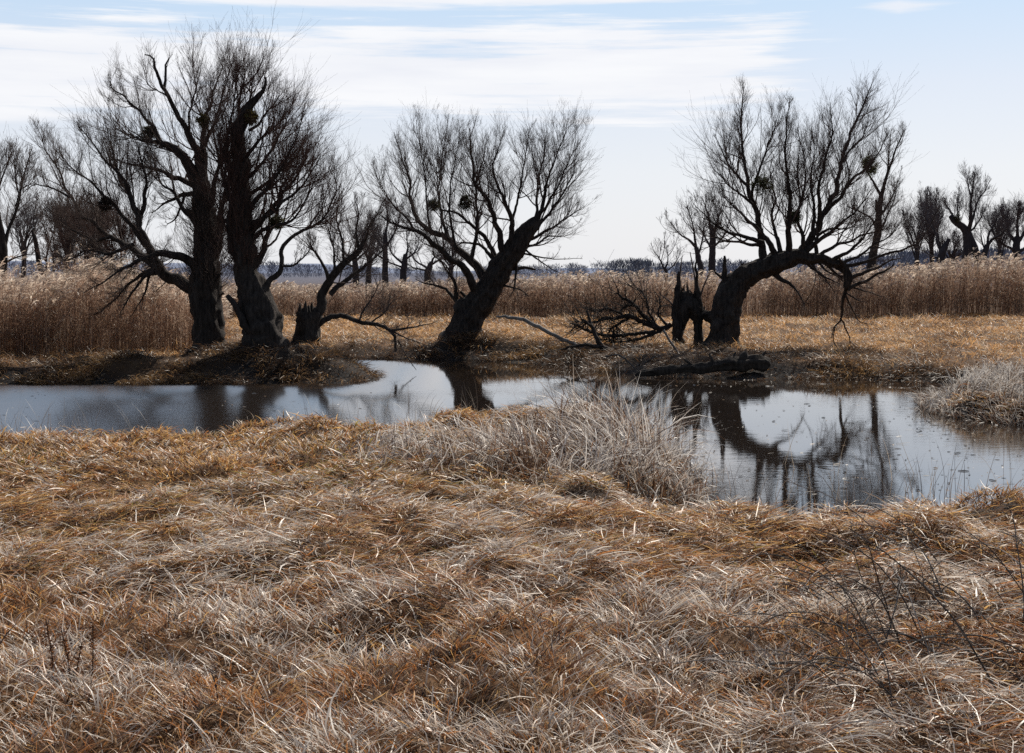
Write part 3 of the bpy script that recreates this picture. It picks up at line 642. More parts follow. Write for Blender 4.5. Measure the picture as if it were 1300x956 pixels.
# --- 4 the leaning willow
T4 = [(583, 440, 29), (588, 424, 22), (594, 408, 19.5), (609, 385, 17.5), (625, 360, 15.5), (641, 333, 14.5), (654, 316, 13.5), (665, 299, 11.5), (676, 286, 9), (684, 277, 5)]
L4 = [
 [(680, 282, 5), (688, 262, 3.8), (692, 242, 2.8), (696, 228, 2.1), (703, 205, 1.5), (715, 178, 1), (722, 150, .5)],
 [(648, 320, 7), (650, 285, 4.8), (643, 260, 3.6), (634, 239, 2.7), (626, 215, 1.8), (632, 190, 1.2), (641, 163, .6)],
 [(650, 285, 3), (656, 255, 2.2), (662, 225, 1.6), (668, 195, 1), (671, 168, .6)],
 [(640, 328, 7), (634, 295, 5.4), (625, 274, 4.8), (618, 253, 4.2), (607, 239, 3.5), (602, 228, 3.1), (600, 205, 2.4), (597, 182, 1.8), (596, 162, 1)],
 dict(p=[(634, 336, 5.6), (618, 305, 4.2), (607, 292, 3.5), (590, 278, 2.9), (572, 269, 2.3), (556, 265, 1.6)], dens=5.0),
 dict(p=[(632, 340, 4.4), (613, 314, 3), (600, 309, 2.3), (586, 309, 1.7), (574, 316, 1)], dens=5.0),
 dict(r=.92, p=[(622, 365, 8), (602, 334, 6), (581, 315, 5), (561, 299, 4.4), (535, 285, 3.5), (526, 268, 2.8), (521, 246, 2.1), (520, 228, 1.7), (511, 203, 1.1), (500, 168, .5)], t0=.3),
 dict(r=.92, p=[(610, 378, 7), (590, 341, 5.4), (572, 327, 4.7), (549, 308, 3.9), (531, 294, 3.1), (510, 288, 2.3), (494, 282, 1.5), (477, 268, .6)], t0=.3),
 [(526, 292, 2.2), (515, 276, 2), (498, 258, 1.5), (485, 238, 1), (475, 212, .5)],
 [(598, 332, 4), (603, 305, 3.5), (606, 268, 2.7), (604, 238, 2), (612, 205, 1.4), (618, 176, .7)],
 [(568, 303, 3.2), (561, 272, 2.5), (556, 248, 2), (558, 228, 1.6), (562, 195, 1.1), (569, 150, .5)],
 [(578, 312, 2.8), (571, 270, 2.1), (572, 235, 1.5), (578, 205, 1.1), (584, 160, .5)],
 [(546, 290, 2.4), (542, 260, 1.8), (540, 225, 1.3), (534, 190, .9), (528, 152, .5)],
 [(668, 297, 4), (690, 278, 3), (708, 256, 2.1), (722, 232, 1.4), (733, 205, .6)],
 [(660, 312, 4), (686, 298, 3), (710, 282, 2), (730, 270, 1), (742, 262, .5)],
 [(672, 290, 3.4), (682, 262, 2.7), (683, 230, 2), (690, 200, 1.3), (694, 168, .6)],
 [(684, 275, 2.6), (702, 248, 1.9), (714, 222, 1.3), (728, 190, .8), (731, 160, .4)],
 dict(p=[(588, 394, 6), (579, 380, 4.8), (577, 360, 3.4), (568, 343, 2.4), (558, 330, 1.6), (548, 322, .8)], L=1.0),
 dict(p=[(580, 383, 4), (570, 370, 3.2), (558, 364, 2.4), (545, 361, 1.8), (528, 354, .8)], L=1.0),
 dict(p=[(633, 362, 2.6), (650, 366, 2), (662, 369, 1.6), (672, 377, .8)], L=.5, trop=-.03, dens=8, m2=4),
 dict(p=[(646, 340, 5), (664, 340, 3.4), (680, 341, 2.2)], L=.4, dens=2.5),
 dict(p=[(655, 335, 3), (654, 350, 2.4), (652, 368, 1.4), (646, 378, .7)], L=.6, trop=-.05, dens=10, m2=4),
 dict(p=[(668, 318, 2), (684, 330, 1.6), (697, 339, 1.1), (714, 348, .6)], L=.5, dens=5, m2=4),
 dict(p=[(664, 322, 2), (690, 327, 1.4), (715, 328, .9), (740, 329, .5)], L=.5, dens=4, m2=3),
 [(658, 318, 3), (680, 310, 2.4), (698, 300, 1.7), (716, 300, .8)],
]
tree('willow_tree', 'willow whose thick trunk leans steeply to the right, in the middle of the photo', 'tree', 42.0, T4, L4, dict(CR, dens=8.5, L=1.8, m2=8, m3=4), 'old willows by the pond', seed=4, trunkdens=1.2)
# --- 5 the bent willow on the right
T5 = [(917, 446, 30), (918, 434, 21), (919, 422, 18.5), (920, 405, 18.5), (923, 386, 18), (930, 369, 17), (941, 355, 15), (955, 346, 13.5), (970, 340, 13), (985, 334, 13), (1000, 329, 11.5), (1013, 325, 9.5), (1028, 329, 7.6), (1042, 328, 6.4), (1056, 334, 6), (1068, 335, 5.2), (1074, 343, 4.8), (1077, 354, 5.4), (1074, 366, 3.6)]
L5 = [
 dict(p=[(1052, 333, 4.4), (1066, 326, 3.8), (1080, 318, 3), (1096, 300, 2), (1112, 280, 1.2), (1124, 262, .6)], dens=9),
 dict(p=[(1036, 328, 4), (1056, 314, 3.2), (1078, 306, 2.4), (1104, 296, 1.6), (1132, 290, .8)], dens=8),
 dict(p=[(1062, 335, 3.6), (1084, 328, 2.8), (1108, 312, 2), (1128, 300, 1.2), (1146, 280, .6)], dens=8),
 dict(p=[(1046, 332, 3.4), (1058, 344, 2.6), (1070, 352, 1.8), (1090, 362, 1.2), (1108, 366, .6)], dens=12, L=.7, trop=0),
 dict(p=[(1020, 332, 3), (1036, 342, 2.2), (1048, 354, 1.6), (1060, 372, .8)], dens=12, L=.7, trop=-.02),
 dict(p=[(992, 326, 5), (988, 304, 3.8), (981, 282, 2.8), (984, 252, 2), (978, 222, 1.2), (982, 196, .6)]),
 dict(p=[(1018, 324, 5), (1020, 302, 3.8), (1012, 282, 2.8), (1016, 252, 2), (1012, 222, 1.2), (1016, 190, .6)]),
 dict(p=[(1076, 356, 4.6), (1072, 376, 3.6), (1069, 394, 2.6), (1066, 408, 2), (1058, 416, 1.4), (1055, 430, .7)], L=.5, trop=-.06, dens=8, m2=3, m3=1),
 dict(p=[(1067, 404, 1.8), (1072, 413, 1.5), (1078, 428, 1.3), (1080, 440, 1.2), (1074, 457, .9)], L=.3, trop=-.06, dens=6, m2=3, m3=1),
 dict(p=[(1060, 415, 1.2), (1058, 432, 1), (1063, 444, .8), (1071, 450, .5)], L=.3, trop=-.06, dens=4, m2=2, m3=1),
 dict(p=[(1076, 368, 3.6), (1088, 360, 3.4), (1102, 356, 3), (1120, 345, 2.3), (1136, 335, 1.2)], L=.6, dens=6, trop=0),
 dict(p=[(1076, 354, 4), (1090, 349, 3.6), (1106, 343, 3), (1126, 333, 2.1), (1142, 328, 1)], L=.7, dens=5.0),
 dict(p=[(1070, 338, 4), (1094, 335, 3), (1120, 325, 2.6), (1150, 315, 2.1), (1166, 308, 1.7), (1174, 298, 1.3), (1182, 284, .9), (1188, 270, .5)], L=.8, dens=3.7),
 dict(p=[(1078, 364, 2), (1100, 370, 1.4), (1128, 380, .6)], L=.5, trop=-.02, dens=7, m2=3, m3=1),
 dict(p=[(1073, 374, 2), (1079, 385, 1.6), (1086, 400, 1.2), (1093, 409, .9), (1114, 413, .5)], L=.5, trop=-.04, dens=7, m2=3, m3=1),
 dict(p=[(1074, 372, 1.6), (1088, 381, 1.2), (1098, 383, .6)], L=.4, trop=-.03, dens=6, m2=3, m3=1),
 dict(p=[(978, 344, 6), (990, 354, 4.6), (1002, 358, 3.6), (1010, 367, 2.2), (1021, 386, .9), (1024, 400, .5)], L=.5, trop=-.04, dens=8, m2=3, m3=1),
 dict(p=[(1021, 386, .8), (1031, 370, .8), (1035, 352, .8), (1034, 332, .8)], L=.3, dens=3, m2=2, m3=1),
 dict(p=[(1028, 332, 2.8), (1042, 350, 2), (1056, 355, 1.6), (1066, 361, 1)], L=.6, trop=-.03, dens=9, m2=4),
 dict(p=[(1040, 334, 2.4), (1050, 345, 1.8), (1062, 350, 1.2), (1072, 360, .7)], L=.5, trop=-.03, dens=9, m2=4),
 [(972, 338, 9), (967, 308, 6.4), (961, 275, 5.2), (951, 247, 4.5), (946, 220, 3.5), (942, 185, 2.6), (941, 150, 1.9), (944, 110, .7)],
 [(987, 330, 7), (977, 312, 5.5), (966, 296, 4.6), (955, 284, 3.4), (942, 272, 2.2), (926, 258, 1.3), (912, 240, .6)],
 [(968, 308, 4.4), (948, 302, 3.6), (930, 296, 2.9), (910, 287, 2.1), (893, 272, 1.2), (880, 258, .6)],
 [(968, 312, 3.6), (944, 308, 2.6), (920, 306, 1.8), (898, 296, 1)],
 [(948, 235, 3), (932, 218, 2.2), (918, 196, 1.4), (908, 170, .7)],
 [(958, 262, 3), (940, 246, 2.2), (922, 232, 1.4), (905, 212, .7)],
 [(1004, 330, 7), (1001, 285, 5), (1004, 250, 4), (999, 220, 3), (997, 190, 2.2), (999, 155, 1.3), (1003, 128, .6)],
 [(953, 250, 3), (963, 220, 2.4), (974, 190, 1.7), (982, 165, 1.1), (989, 142, .5)],
 [(1003, 285, 3), (1016, 260, 2.2), (1022, 230, 1.6), (1020, 195, 1), (1012, 165, .5)],
 [(1010, 330, 9), (1030, 301, 6.8), (1046, 272, 5.6), (1060, 240, 4.5), (1068, 205, 3.6), (1081, 168, 2.8), (1096, 134, 1.9), (1108, 104, .8)],
 [(1046, 272, 4.2), (1066, 250, 3.4), (1081, 227, 2.8), (1101, 213, 2), (1116, 194, 1.3), (1126, 168, .6)],
 [(1041, 282, 4.4), (1040, 240, 3), (1047, 204, 2.4), (1056, 172, 1.7), (1054, 130, .7)],
 [(1032, 300, 4), (1034, 265, 2.8), (1030, 230, 2), (1034, 195, 1.2), (1030, 165, .5)],
 [(1070, 205, 2.4), (1080, 190, 1.8), (1096, 172, 1.2), (1104, 145, .6)],
 [(1022, 320, 5), (1046, 300, 3.6), (1070, 282, 2.5), (1090, 264, 1.6), (1106, 240, .7)],
 [(1036, 325, 4), (1040, 300, 3), (1056, 290, 2.2), (1076, 290, 1.4), (1096, 284, .6)],
 dict(p=[(922, 362, 7), (920, 345, 5), (920, 334, 4), (919, 324, 2.4)], dens=3, L=.4, s=0),
 dict(p=[(934, 360, 5), (938, 344, 3.4), (944, 334, 1.6)], dens=6, L=.5, s=0),
]
tree('willow_tree', 'willow bent over to the right with a hanging limb, right of the hollow stump', 'tree', 39.9, T5, L5, dict(CR, dens=8.5, L=1.7, m2=8, m3=4), 'old willows by the pond', seed=5)
# --- hollow stump beside it
SB = at(870, 436, 40.3)
hs = empty('hollow_stump', (float(SB[0]), 40.3, hz(SB[0], 40.3)), 'dark hollow stump on two legs with two bare spikes, left of the bent willow', 'stump')
mb = MB()
for k_, nodes in enumerate(([(861, 443, 8), (860, 425, 6.5), (860, 405, 6.5), (861, 385, 6), (860, 372, 4.4), (862, 360, 3), (861, 352, 2.4), (862, 345, 1.2)],
              [(887, 443, 7), (887, 428, 5.5), (886, 405, 5.5), (886, 388, 6), (886, 374, 4), (884, 360, 2.4), (885, 348, 1.8), (883, 340, 1.5), (884, 331, .6)],
              [(859, 402, 5.5), (863, 386, 8), (871, 379, 9), (880, 384, 8), (887, 396, 6.5)],
              [(866, 412, 4), (869, 396, 8), (875, 388, 9), (882, 396, 8), (886, 410, 4)],
              [(885, 402, 6), (893, 399, 6), (900, 402, 6), (908, 408, 6)],
              [(862, 420, 5), (868, 408, 4.5), (874, 400, 4)])):
    sm = smooth_path(limb_pts(nodes, 40.3, .06 * (k_ % 3), 0), .06); V, Fq = tubes(sm[None, :, :3], sm[None, :, 3], 16, rough_disp(.34, 5, 30 + k_)); mb.add(V, Fq)
rng = np.random.default_rng(77)
for xs_, ys_ in ((857, 380), (864, 372), (868, 374), (873, 372), (878, 377), (882, 380), (889, 384), (893, 396), (855, 396)):
    hs_ = rng.uniform(5, 17); q = limb_pts([(xs_, ys_ + 9, 3), (xs_ + rng.normal(0, .8), ys_ + 2, 2.2), (xs_ + rng.normal(0, 1.5), ys_ - hs_ * .6, 1.1), (xs_ + rng.normal(0, 2.5), ys_ - hs_, .2)], 40.3, rng.uniform(-.1, .15), 0)
    sm = smooth_path(q, .05); V, Fq = tubes(sm[None, :, :3], sm[None, :, 3], 7, rough_disp(.25, 2, int(xs_))); mb.add(V, Fq)
mb.build('trunk', BARK, hs)
mb = MB()
for (x_, y0, y1, dx) in ((884, 370, 320, -8), (862, 366, 325, 4), (888, 380, 345, 14), (858, 392, 372, -22)):
    sm = smooth_path(limb_pts([(x_, y0, 1.3), (x_ + dx * .4, (y0 + y1) / 2, 1), (x_ + dx, y1, .5)], 40.3, 0, .2), .1)
    V, Fq = tubes(sm[None, :, :3], sm[None, :, 3], 6); mb.add(V, Fq)
mb.build('shoots', TWIG, hs)

# --- trees in the background
BC = dict(CR, dens=4.5, L=1.7, m2=6, m3=3)
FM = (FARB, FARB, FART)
def bg(label, D, trunk, limbs, seed, cr=None, name='bare_tree', group='bare trees behind the reeds', mats=FM, rmin=.0045, **k):
    gx_ = at(trunk[0][0], trunk[0][1], D); gz = hz(gx_[0], gx_[1]) if D < 75 else 0.
    yb = HOR + F * (CAMZ - gz) / D
    tr = [(trunk[0][0], yb, trunk[0][2] * 1.25)] + [t_ for t_ in trunk if t_[1] < yb - 2]
    return tree(name, label, 'tree', D, tr, limbs, cr or BC, group, mats=mats, sides=10, amp=.1, seed=seed, rmin=rmin, step=.25, **k)
bg('slender bare tree behind the crown of the bent willow', 74, [(1106, 345, 6), (1109, 320, 5), (1114, 298, 4.4), (1116, 270, 3.8), (1119, 247, 3)],
   [[(1119, 250, 4), (1125, 227, 3), (1135, 197, 2), (1141, 180, 1.4), (1148, 165, .7)], [(1119, 250, 3), (1108, 231, 2), (1099, 213, 1.2), (1092, 190, .6)], dict(p=[(1115, 280, 4), (1113, 264, 3.4), (1112, 254, 2.4)], dens=4),
    [(1113, 292, 3), (1105, 277, 2), (1086, 267, 1.2), (1074, 262, .6)], [(1114, 296, 2.4), (1126, 276, 1.7), (1136, 250, 1), (1140, 228, .5)], [(1116, 276, 2.4), (1128, 258, 1.6), (1138, 236, .9), (1144, 215, .5)], [(1127, 222, 2), (1128, 200, 1.3), (1132, 165, .6)]], 21, mats=(LIMB, LIMB, TWIG), rmin=.0035)
bg('low bare tree just left of the hollow stump, pale twigs', 75, [(890, 345, 4), (887, 330, 3.4), (884, 314, 3)],
   [[(884, 314, 3), (874, 304, 2.2), (862, 296, 1.4), (852, 282, .7)], [(884, 316, 2.6), (882, 296, 2), (878, 278, 1.2), (872, 262, .6)], [(886, 325, 2), (893, 300, 1.4), (893, 278, .7)]], 22)
bg('bare tree seen through the left side of the bent willow crown', 78, [(904, 345, 5), (904, 325, 4.4), (905, 302, 4), (902, 285, 2.6)],
   [[(902, 290, 2.6), (898, 270, 1.8), (892, 252, .8)], [(905, 302, 3), (912, 280, 2), (918, 258, .8)], [(904, 318, 2.4), (895, 300, 1.6), (884, 284, .8)], [(904, 315, 2.4), (918, 300, 1.6), (926, 280, .8)]], 23)
bg('small scrubby tree at the reed edge left of the hollow stump', 72, [(846, 352, 2.4), (844, 340, 2)], [[(844, 344, 2), (838, 330, 1.4), (830, 318, .7)], [(844, 342, 1.8), (848, 328, 1.2), (846, 312, .6)], [(845, 346, 1.6), (856, 336, 1), (862, 326, .5)]], 24)
bg('leaning broken spike of a tree, far right behind the reeds', 100, [(1193, 340, 5), (1195, 325, 5), (1199, 314, 4), (1205, 303, 1.8)],
   [[(1195, 322, 2.6), (1188, 300, 1.8), (1183, 280, 1.3), (1178, 258, 1), (1178, 240, .5)], [(1194, 328, 2), (1182, 324, 1.4), (1170, 318, .7)], [(1196, 318, 2), (1190, 296, 1.3), (1196, 272, .6)], [(1184, 290, 1.4), (1172, 270, .9), (1168, 245, .5)]], 25, dict(BC, L=1.7))
bg('twin-stemmed bare tree, tallest behind the reeds on the far right', 100, [(1226, 340, 7), (1228, 320, 6), (1228, 303, 5.5), (1224, 290, 5), (1212, 281, 4), (1206, 274, 2.4)],
   [[(1228, 300, 5), (1232, 280, 3.6), (1233, 255, 2.6), (1235, 236, 1.6), (1237, 220, .7)], [(1232, 285, 2.8), (1241, 257, 1.8), (1250, 242, 1.1), (1256, 230, .5)], [(1212, 281, 2.6), (1206, 268, 1.6), (1198, 255, .8)], [(1222, 290, 2.6), (1216, 268, 1.6), (1216, 246, .7)], [(1234, 250, 1.8), (1229, 235, 1.1), (1228, 222, .5)], [(1231, 295, 2), (1243, 280, 1.4), (1253, 262, .7)]], 26,
   dict(BC, dens=9), extra_trunks=([(1243, 352, 8), (1242, 335, 6), (1238, 318, 5), (1232, 304, 5), (1228, 292, 4)],))
bg('forked bare tree right of the twin-stemmed one', 100, [(1246, 340, 4.5), (1249, 324, 4), (1254, 311, 3.2)],
   [[(1254, 311, 3), (1263, 302, 2.4), (1274, 294, 1.7), (1284, 280, .8)], [(1253, 312, 2.4), (1256, 298, 2), (1264, 280, 1.5), (1272, 262, .7)], [(1250, 322, 2), (1246, 304, 1.4), (1245, 288, .6)]], 27, dict(BC, L=1.7))
bg('dense bushy bare tree at the right edge of the photo', 102, [(1292, 340, 6), (1290, 318, 5), (1292, 300, 4)],
   [[(1290, 310, 4), (1280, 290, 2.4), (1274, 270, .8)], [(1292, 302, 3.4), (1292, 280, 2), (1295, 258, .7)], [(1291, 310, 3.4), (1304, 288, 2.2), (1312, 262, .8)], [(1290, 320, 3), (1272, 308, 1.8), (1266, 290, .8)], [(1292, 320, 3), (1312, 306, 2), (1324, 284, .8)]], 28, dict(BC, dens=17, L=1.8, m2=8))
# left
bg('bare tree cut by the left edge of the photo', 60, [(3, 350, 6), (4, 330, 5.4), (4, 312, 5), (0, 285, 3.6), (-4, 262, 2.4)],
   [[(5, 316, 4), (15, 281, 3), (25, 254, 2.4), (29, 230, 1.9), (34, 208, 1.4), (42, 186, .7)], [(-2, 270, 2.4), (0, 235, 1.8), (10, 206, 1.2), (18, 188, .6)], [(5, 334, 2.4), (22, 326, 1.6), (42, 322, .8)], [(20, 262, 2), (28, 240, 1.3), (44, 232, .6)], [(-4, 270, 2.4), (-12, 240, 1.6), (-14, 200, .7)], [(26, 255, 1.6), (20, 228, 1.1), (22, 200, .5)]], 31, dict(BC, dens=9), mats=(LIMB, LIMB, TWIG), rmin=.0035)
bg('leaning dead snag with one whip-like stem, at the left behind the reeds', 50, [(62, 366, 4.4), (55, 350, 4), (50, 335, 3.4), (45, 306, 2.8), (41, 293, 1.6)],
   [dict(p=[(43, 296, 1), (43, 284, .9), (44, 270, .8), (48, 252, .5)], dens=3, L=.4), [(60, 360, 2.4), (58, 336, 2), (63, 311, 1.6), (69, 290, 1.1), (75, 266, .6)], [(66, 362, 2), (68, 340, 1.8), (69, 324, 1.4), (75, 306, .7)], [(64, 312, 1.3), (56, 290, 1), (52, 272, .5)]], 32, dict(BC, dens=8, L=1.0), mats=(LIMB, LIMB, TWIG), rmin=.0035)
for (xx, lab, sd) in ((104, 'tangled dark shrub left of the tallest willow, nearer the snag', 33), (150, 'tangled dark shrub half behind the lower limbs of the tallest willow', 34)):
    bg(lab, 47, [(xx, 372, 4), (xx + 2, 360, 3)], [[(xx, 366, 3), (xx - 10, 330, 2), (xx - 16, 300, 1.2), (xx - 22, 268, .6)], [(xx, 364, 3), (xx + 4, 325, 2), (xx + 1, 290, 1.3), (xx - 4, 255, .6)], [(xx + 1, 366, 2.6), (xx + 18, 335, 1.8), (xx + 22, 300, 1.1), (xx + 26, 270, .5)], [(xx, 368, 2), (xx - 22, 345, 1.4), (xx - 36, 318, .7)], [(xx, 368, 2), (xx + 30, 350, 1.4), (xx + 42, 328, .7)]], sd, dict(BC, dens=17, L=1.2, m2=8), name='bare_shrub', group='tangled shrubs behind the left reeds', mats=(LIMB, TWIG, TWIGR), rmin=.0035)
# between broken and leaning willow
for i_, (xx, tp_, lab, ln) in enumerate(((489, 252, 'straight bare tree between the broken willow and the leaning willow', 0), (512, 300, 'short bare tree behind the arching branch, left of centre', 3), (543, 318, 'short bare tree behind the left limbs of the leaning willow', 5), (452, 296, 'bare tree behind the leaning limb of the broken willow', -3))):
    h_ = 350 - tp_
    bg(lab, 82, [(xx, 350, 4.2), (xx + ln * .4, 350 - h_ * .3, 3.6), (xx + ln, 350 - h_ * .55, 2.6)],
       [[(xx + ln, 350 - h_ * .5, 2.4), (xx + ln + 3, 350 - h_ * .75, 1.6), (xx + ln + 1, tp_, .6)], [(xx, 350 - h_ * .3, 2.4), (xx - 14, 350 - h_ * .55, 1.6), (xx - 20, 350 - h_ * .85, .6)], [(xx, 350 - h_ * .35, 2.4), (xx + 14, 350 - h_ * .6, 1.5), (xx + 20, 350 - h_ * .9, .6)], [(xx, 350 - h_ * .2, 2), (xx - 20, 350 - h_ * .35, 1.2), (xx - 28, 350 - h_ * .55, .5)]], 40 + i_, dict(BC, dens=8))

def thin(label, xx, tp_, D, sd, ln=0, dens=9., mats=FM, wd=34):
    h_ = 352 - tp_; r_ = np.random.default_rng(sd)
    lb = []
    for q in range(6):
        a_ = r_.uniform(.12, .5); sx_ = (-1) ** q * r_.uniform(.3, 1) * wd * .5; e_ = r_.uniform(.7, 1)
        lb.append([(xx + ln * a_, 352 - h_ * a_, 2.2), (xx + sx_ * .45, 352 - h_ * (a_ + (e_ - a_) * .45), 1.4), (xx + sx_ * .85, 352 - h_ * (a_ + (e_ - a_) * .75), .9), (xx + sx_, 352 - h_ * e_, .5)])
    lb.append([(xx + ln * .5, 352 - h_ * .5, 2), (xx + ln * .8 + 2, 352 - h_ * .75, 1.2), (xx + ln, tp_, .5)])
    bg(label, D, [(xx, 352, 3.6), (xx + ln * .25, 352 - h_ * .25, 3), (xx + ln * .5, 352 - h_ * .55, 2.2)], lb, sd, dict(BC, dens=dens, L=1.9, bough=1.2, m2=6, m3=3), mats=mats)
thin('pale slender bare tree just right of the hanging limb tips of the bent willow', 1163, 262, 108, 51, 4)
thin('wispy tall bare tree left of the leaning broken spike, far right', 1184, 240, 112, 52, -5, wd=26)
thin('hazy bare tree between the forked tree and the bushy tree at the right edge', 1268, 262, 116, 53, 3)
thin('low hazy bare tree between the leaning spike and the twin-stemmed tree', 1208, 300, 112, 54, 2, wd=40)
thin('greyish bare tree just right of the dead snag at the left', 84, 262, 62, 55, 4, 11, (LIMB, TWIG, TWIG))
thin('greyish bare tree behind the far-left limb tips of the tallest willow', 122, 272, 64, 56, -6, 12, (LIMB, TWIG, TWIG), 50)
thin('thin bare tree behind the reeds at far left, between the edge tree and the snag', 30, 268, 66, 57, 3, 8)
thin('small bare tree behind the crown base of the leaning willow, left of its trunk', 572, 316, 95, 58, 2)
thin('faint bare tree between the broken willow crown and the straight bare tree', 468, 286, 92, 59, 4)

# ------------------------------------------------------------------ mistletoe
def mistletoe(label, px, py, rpx, D, seed, colr=(.10, .105, .035)):
    global rng
    rng = np.random.default_rng(seed)
    c = at(px, py, D); r = rpx * D / F
    root = empty('mistletoe', tuple(map(float, c)), label, 'mistletoe', 'mistletoe balls in the willows')
    n = 42; d = nrm(rng.normal(0, 1, (n, 3)))
    P, R = grow(np.repeat(c[None], n, 0), d, r * U(.75, 1.1, n), np.full(n, .006), 5, 0, .25, .6)
    mb = MB(); V, Fq = tubes(P, R, 4); mb.add(V, Fq)
    st, dd, t, rr = branch_off(P, R, 6, .35, .95, 25, 60)
    P2, R2 = grow(st, dd, np.full(len(st), r * .42), np.full(len(st), .004), 4, 0, .3, .7)
    V, Fq = tubes(P2, R2, 3); mb.add(V, Fq); mb.build('stems', bpy.data.materials['twig_bark'], root)
    tips = np.concatenate([P2[:, -1], P2[:, -2], P2[:, 1], P[:, -1]]); m_ = len(tips)
    cc = np.array(colr) * U(.5, 1.7, m_)[:, None]
    mb = MB()
    for q in range(2):
        V, Fq, C = blades(tips[:, 0], tips[:, 1], tips[:, 2], U(0, 6.28, m_), U(.045, .075, m_), U(.012, .02, m_), np.radians(U(-60, 80, m_)), np.radians(U(-60, 60, m_)), cc, cc, K=3, taper=(.4, 1, .5)); mb.add(V, Fq, C)
    mb.build('leaves', LEAFM, root, smooth=False)
mistletoe('dark mistletoe tuft at the bend of the upper left limb of the tallest willow', 188, 170, 10, 34.5, 201, (.06, .06, .03))
mistletoe('small yellow-green mistletoe in the centre of the tallest willow', 258, 154, 8, 34.3, 202, (.16, .14, .04))
mistletoe('yellowish mistletoe right of the thick top of the brushy willow', 319, 150, 9, 33.5, 203, (.14, .11, .035))
mistletoe('dark round mistletoe in the left sub-crown of the tallest willow', 134, 260, 9, 34.4, 204, (.05, .035, .025))
mistletoe('mistletoe at the tip of the left limb of the leaning willow', 550, 261, 8.5, 42, 205, (.07, .075, .03))
mistletoe('mistletoe near the centre of the leaning willow crown', 590, 258, 9, 41.8, 206, (.06, .06, .03))
mistletoe('large dark green mistletoe ball in the left of the bent willow', 966, 236, 13, 39.7, 207, (.07, .08, .025))
mistletoe('green mistletoe ball on the right tip branch of the bent willow', 1105, 210, 11.5, 39.9, 208, (.09, .11, .03))
mistletoe('shadowed mistletoe low in the middle of the bent willow', 1007, 276, 9, 39.8, 209, (.05, .06, .025))
mistletoe('loose greenish mistletoe low on the right of the brushy willow', 352, 283, 9, 33.5, 210, (.09, .09, .04))
mistletoe('mistletoe on the far-right twin-stemmed tree', 1216, 277, 5.5, 99.7, 211, (.07, .075, .045))

# ------------------------------------------------------------------ fallen wood
def fallen(name, label, cat, D, branches, mat, seed, L=.95, dens=19, group=None):
    global rng
    rng = np.random.default_rng(seed)
    q0 = limb_pts(branches[0], D, 0, 0)
    root = empty(name, (float(q0[0, 0]), D, hz(q0[0, 0], D)), label, cat, group)
    tw = MB()
    for i, b in enumerate(branches):
        sm = smooth_path(limb_pts(b, D, 0, rng.uniform(-.25, .25)), .1)
        gz = height(sm[:, 0], sm[:, 1]); sm[:, 2] = np.maximum(sm[:, 2], gz + sm[:, 3] * .3)
        sm[1:-1, :3] += rng.normal(0, .012, (len(sm) - 2, 3))
        V, Fq = tubes(sm[None, :, :3], sm[None, :, 3], 8, rough_disp(.1, 2, seed + i)); mk('branch', V, Fq, mat, root)
        if dens:
            ln = np.linalg.norm(np.diff(sm[:, :3], axis=0), axis=1).sum(); m1 = max(2, int(ln * dens))
            st, dd, t, rr = branch_off(sm[None, :, :3], sm[None, :, 3], m1, .1, .98, 30, 75)
            Ls = L * U(.4, 1.2, m1); P1, R1 = grow(st, dd, Ls, np.minimum(rr * .6, .012), 7, .03, .14, .3)
            V, Fq = tubes(P1, np.maximum(R1, .004), 4); tw.add(V, Fq)
            st, dd, t, rr = branch_off(P1, R1, 3, .2, .95, 25, 60)
            P2, R2 = grow(st, dd, np.repeat(Ls, 3) * .45 * U(.5, 1.2, len(t)), rr * .7, 5, .02, .14, .4)
            V, Fq = tubes(P2, np.maximum(R2, .0035), 3); tw.add(V, Fq)
    if tw.V: tw.build('twigs', mat, root)
    return root
fallen('fallen_bough', 'large tangled fallen bough left of the hollow stump', 'branch', 40.6,
       [[(852, 412, 3.4), (838, 417, 3.6), (819, 410, 3.2), (798, 401, 2.8), (782, 404, 2.2), (766, 405, 1.7), (752, 410, 1.3), (730, 408, .7)],
        [(838, 418, 3), (815, 398, 2.5), (803, 385, 2.1), (787, 376, 1.6), (785, 367, .8)],
        [(832, 421, 2.6), (805, 424, 2.3), (778, 426, 2.1), (750, 421, 1.8), (736, 415, 1.5), (724, 410, 1)],
        [(803, 386, 1.8), (794, 390, 1.5), (786, 396, .9)], [(800, 402, 2), (786, 410, 1.7), (776, 418, 1.2), (770, 428, .7)],
        [(834, 414, 2), (824, 396, 1.6), (820, 380, 1.2), (812, 366, .6)], [(840, 420, 2), (812, 430, 1.8), (784, 434, 1.3), (758, 430, .7)], [(846, 412, 2), (836, 400, 1.5), (838, 384, 1), (832, 370, .5)],
        [(790, 399, 1.6), (770, 392, 1.2), (756, 396, .9), (740, 390, .5)]], LIMB, 61)
fallen('fallen_bough', 'forked dead bough standing up out of the mud, left of the fallen log', 'branch', 38.6,
       [[(815, 459, 3.6), (787, 448, 4), (764, 441, 4), (757, 427, 2.8), (750, 412, 2.2), (745, 393, 1.2)], [(764, 441, 3), (745, 438, 2.4), (728, 440, 1.8), (712, 443, .9)], [(750, 413, 1.6), (742, 408, 1.2), (735, 402, .6)]], LIMB, 62, dens=5)
fallen('fallen_bough', 'pale grey branch lying across the bank right of the leaning willow', 'branch', 39.2,
       [[(630, 402, 1.2), (645, 403, 2), (660, 405, 2.4), (680, 413, 2.6), (700, 424, 2.6), (722, 434, 2.6), (738, 440, 2.2), (750, 437, 1.2)]], PALEW, 63, dens=2, L=.4)
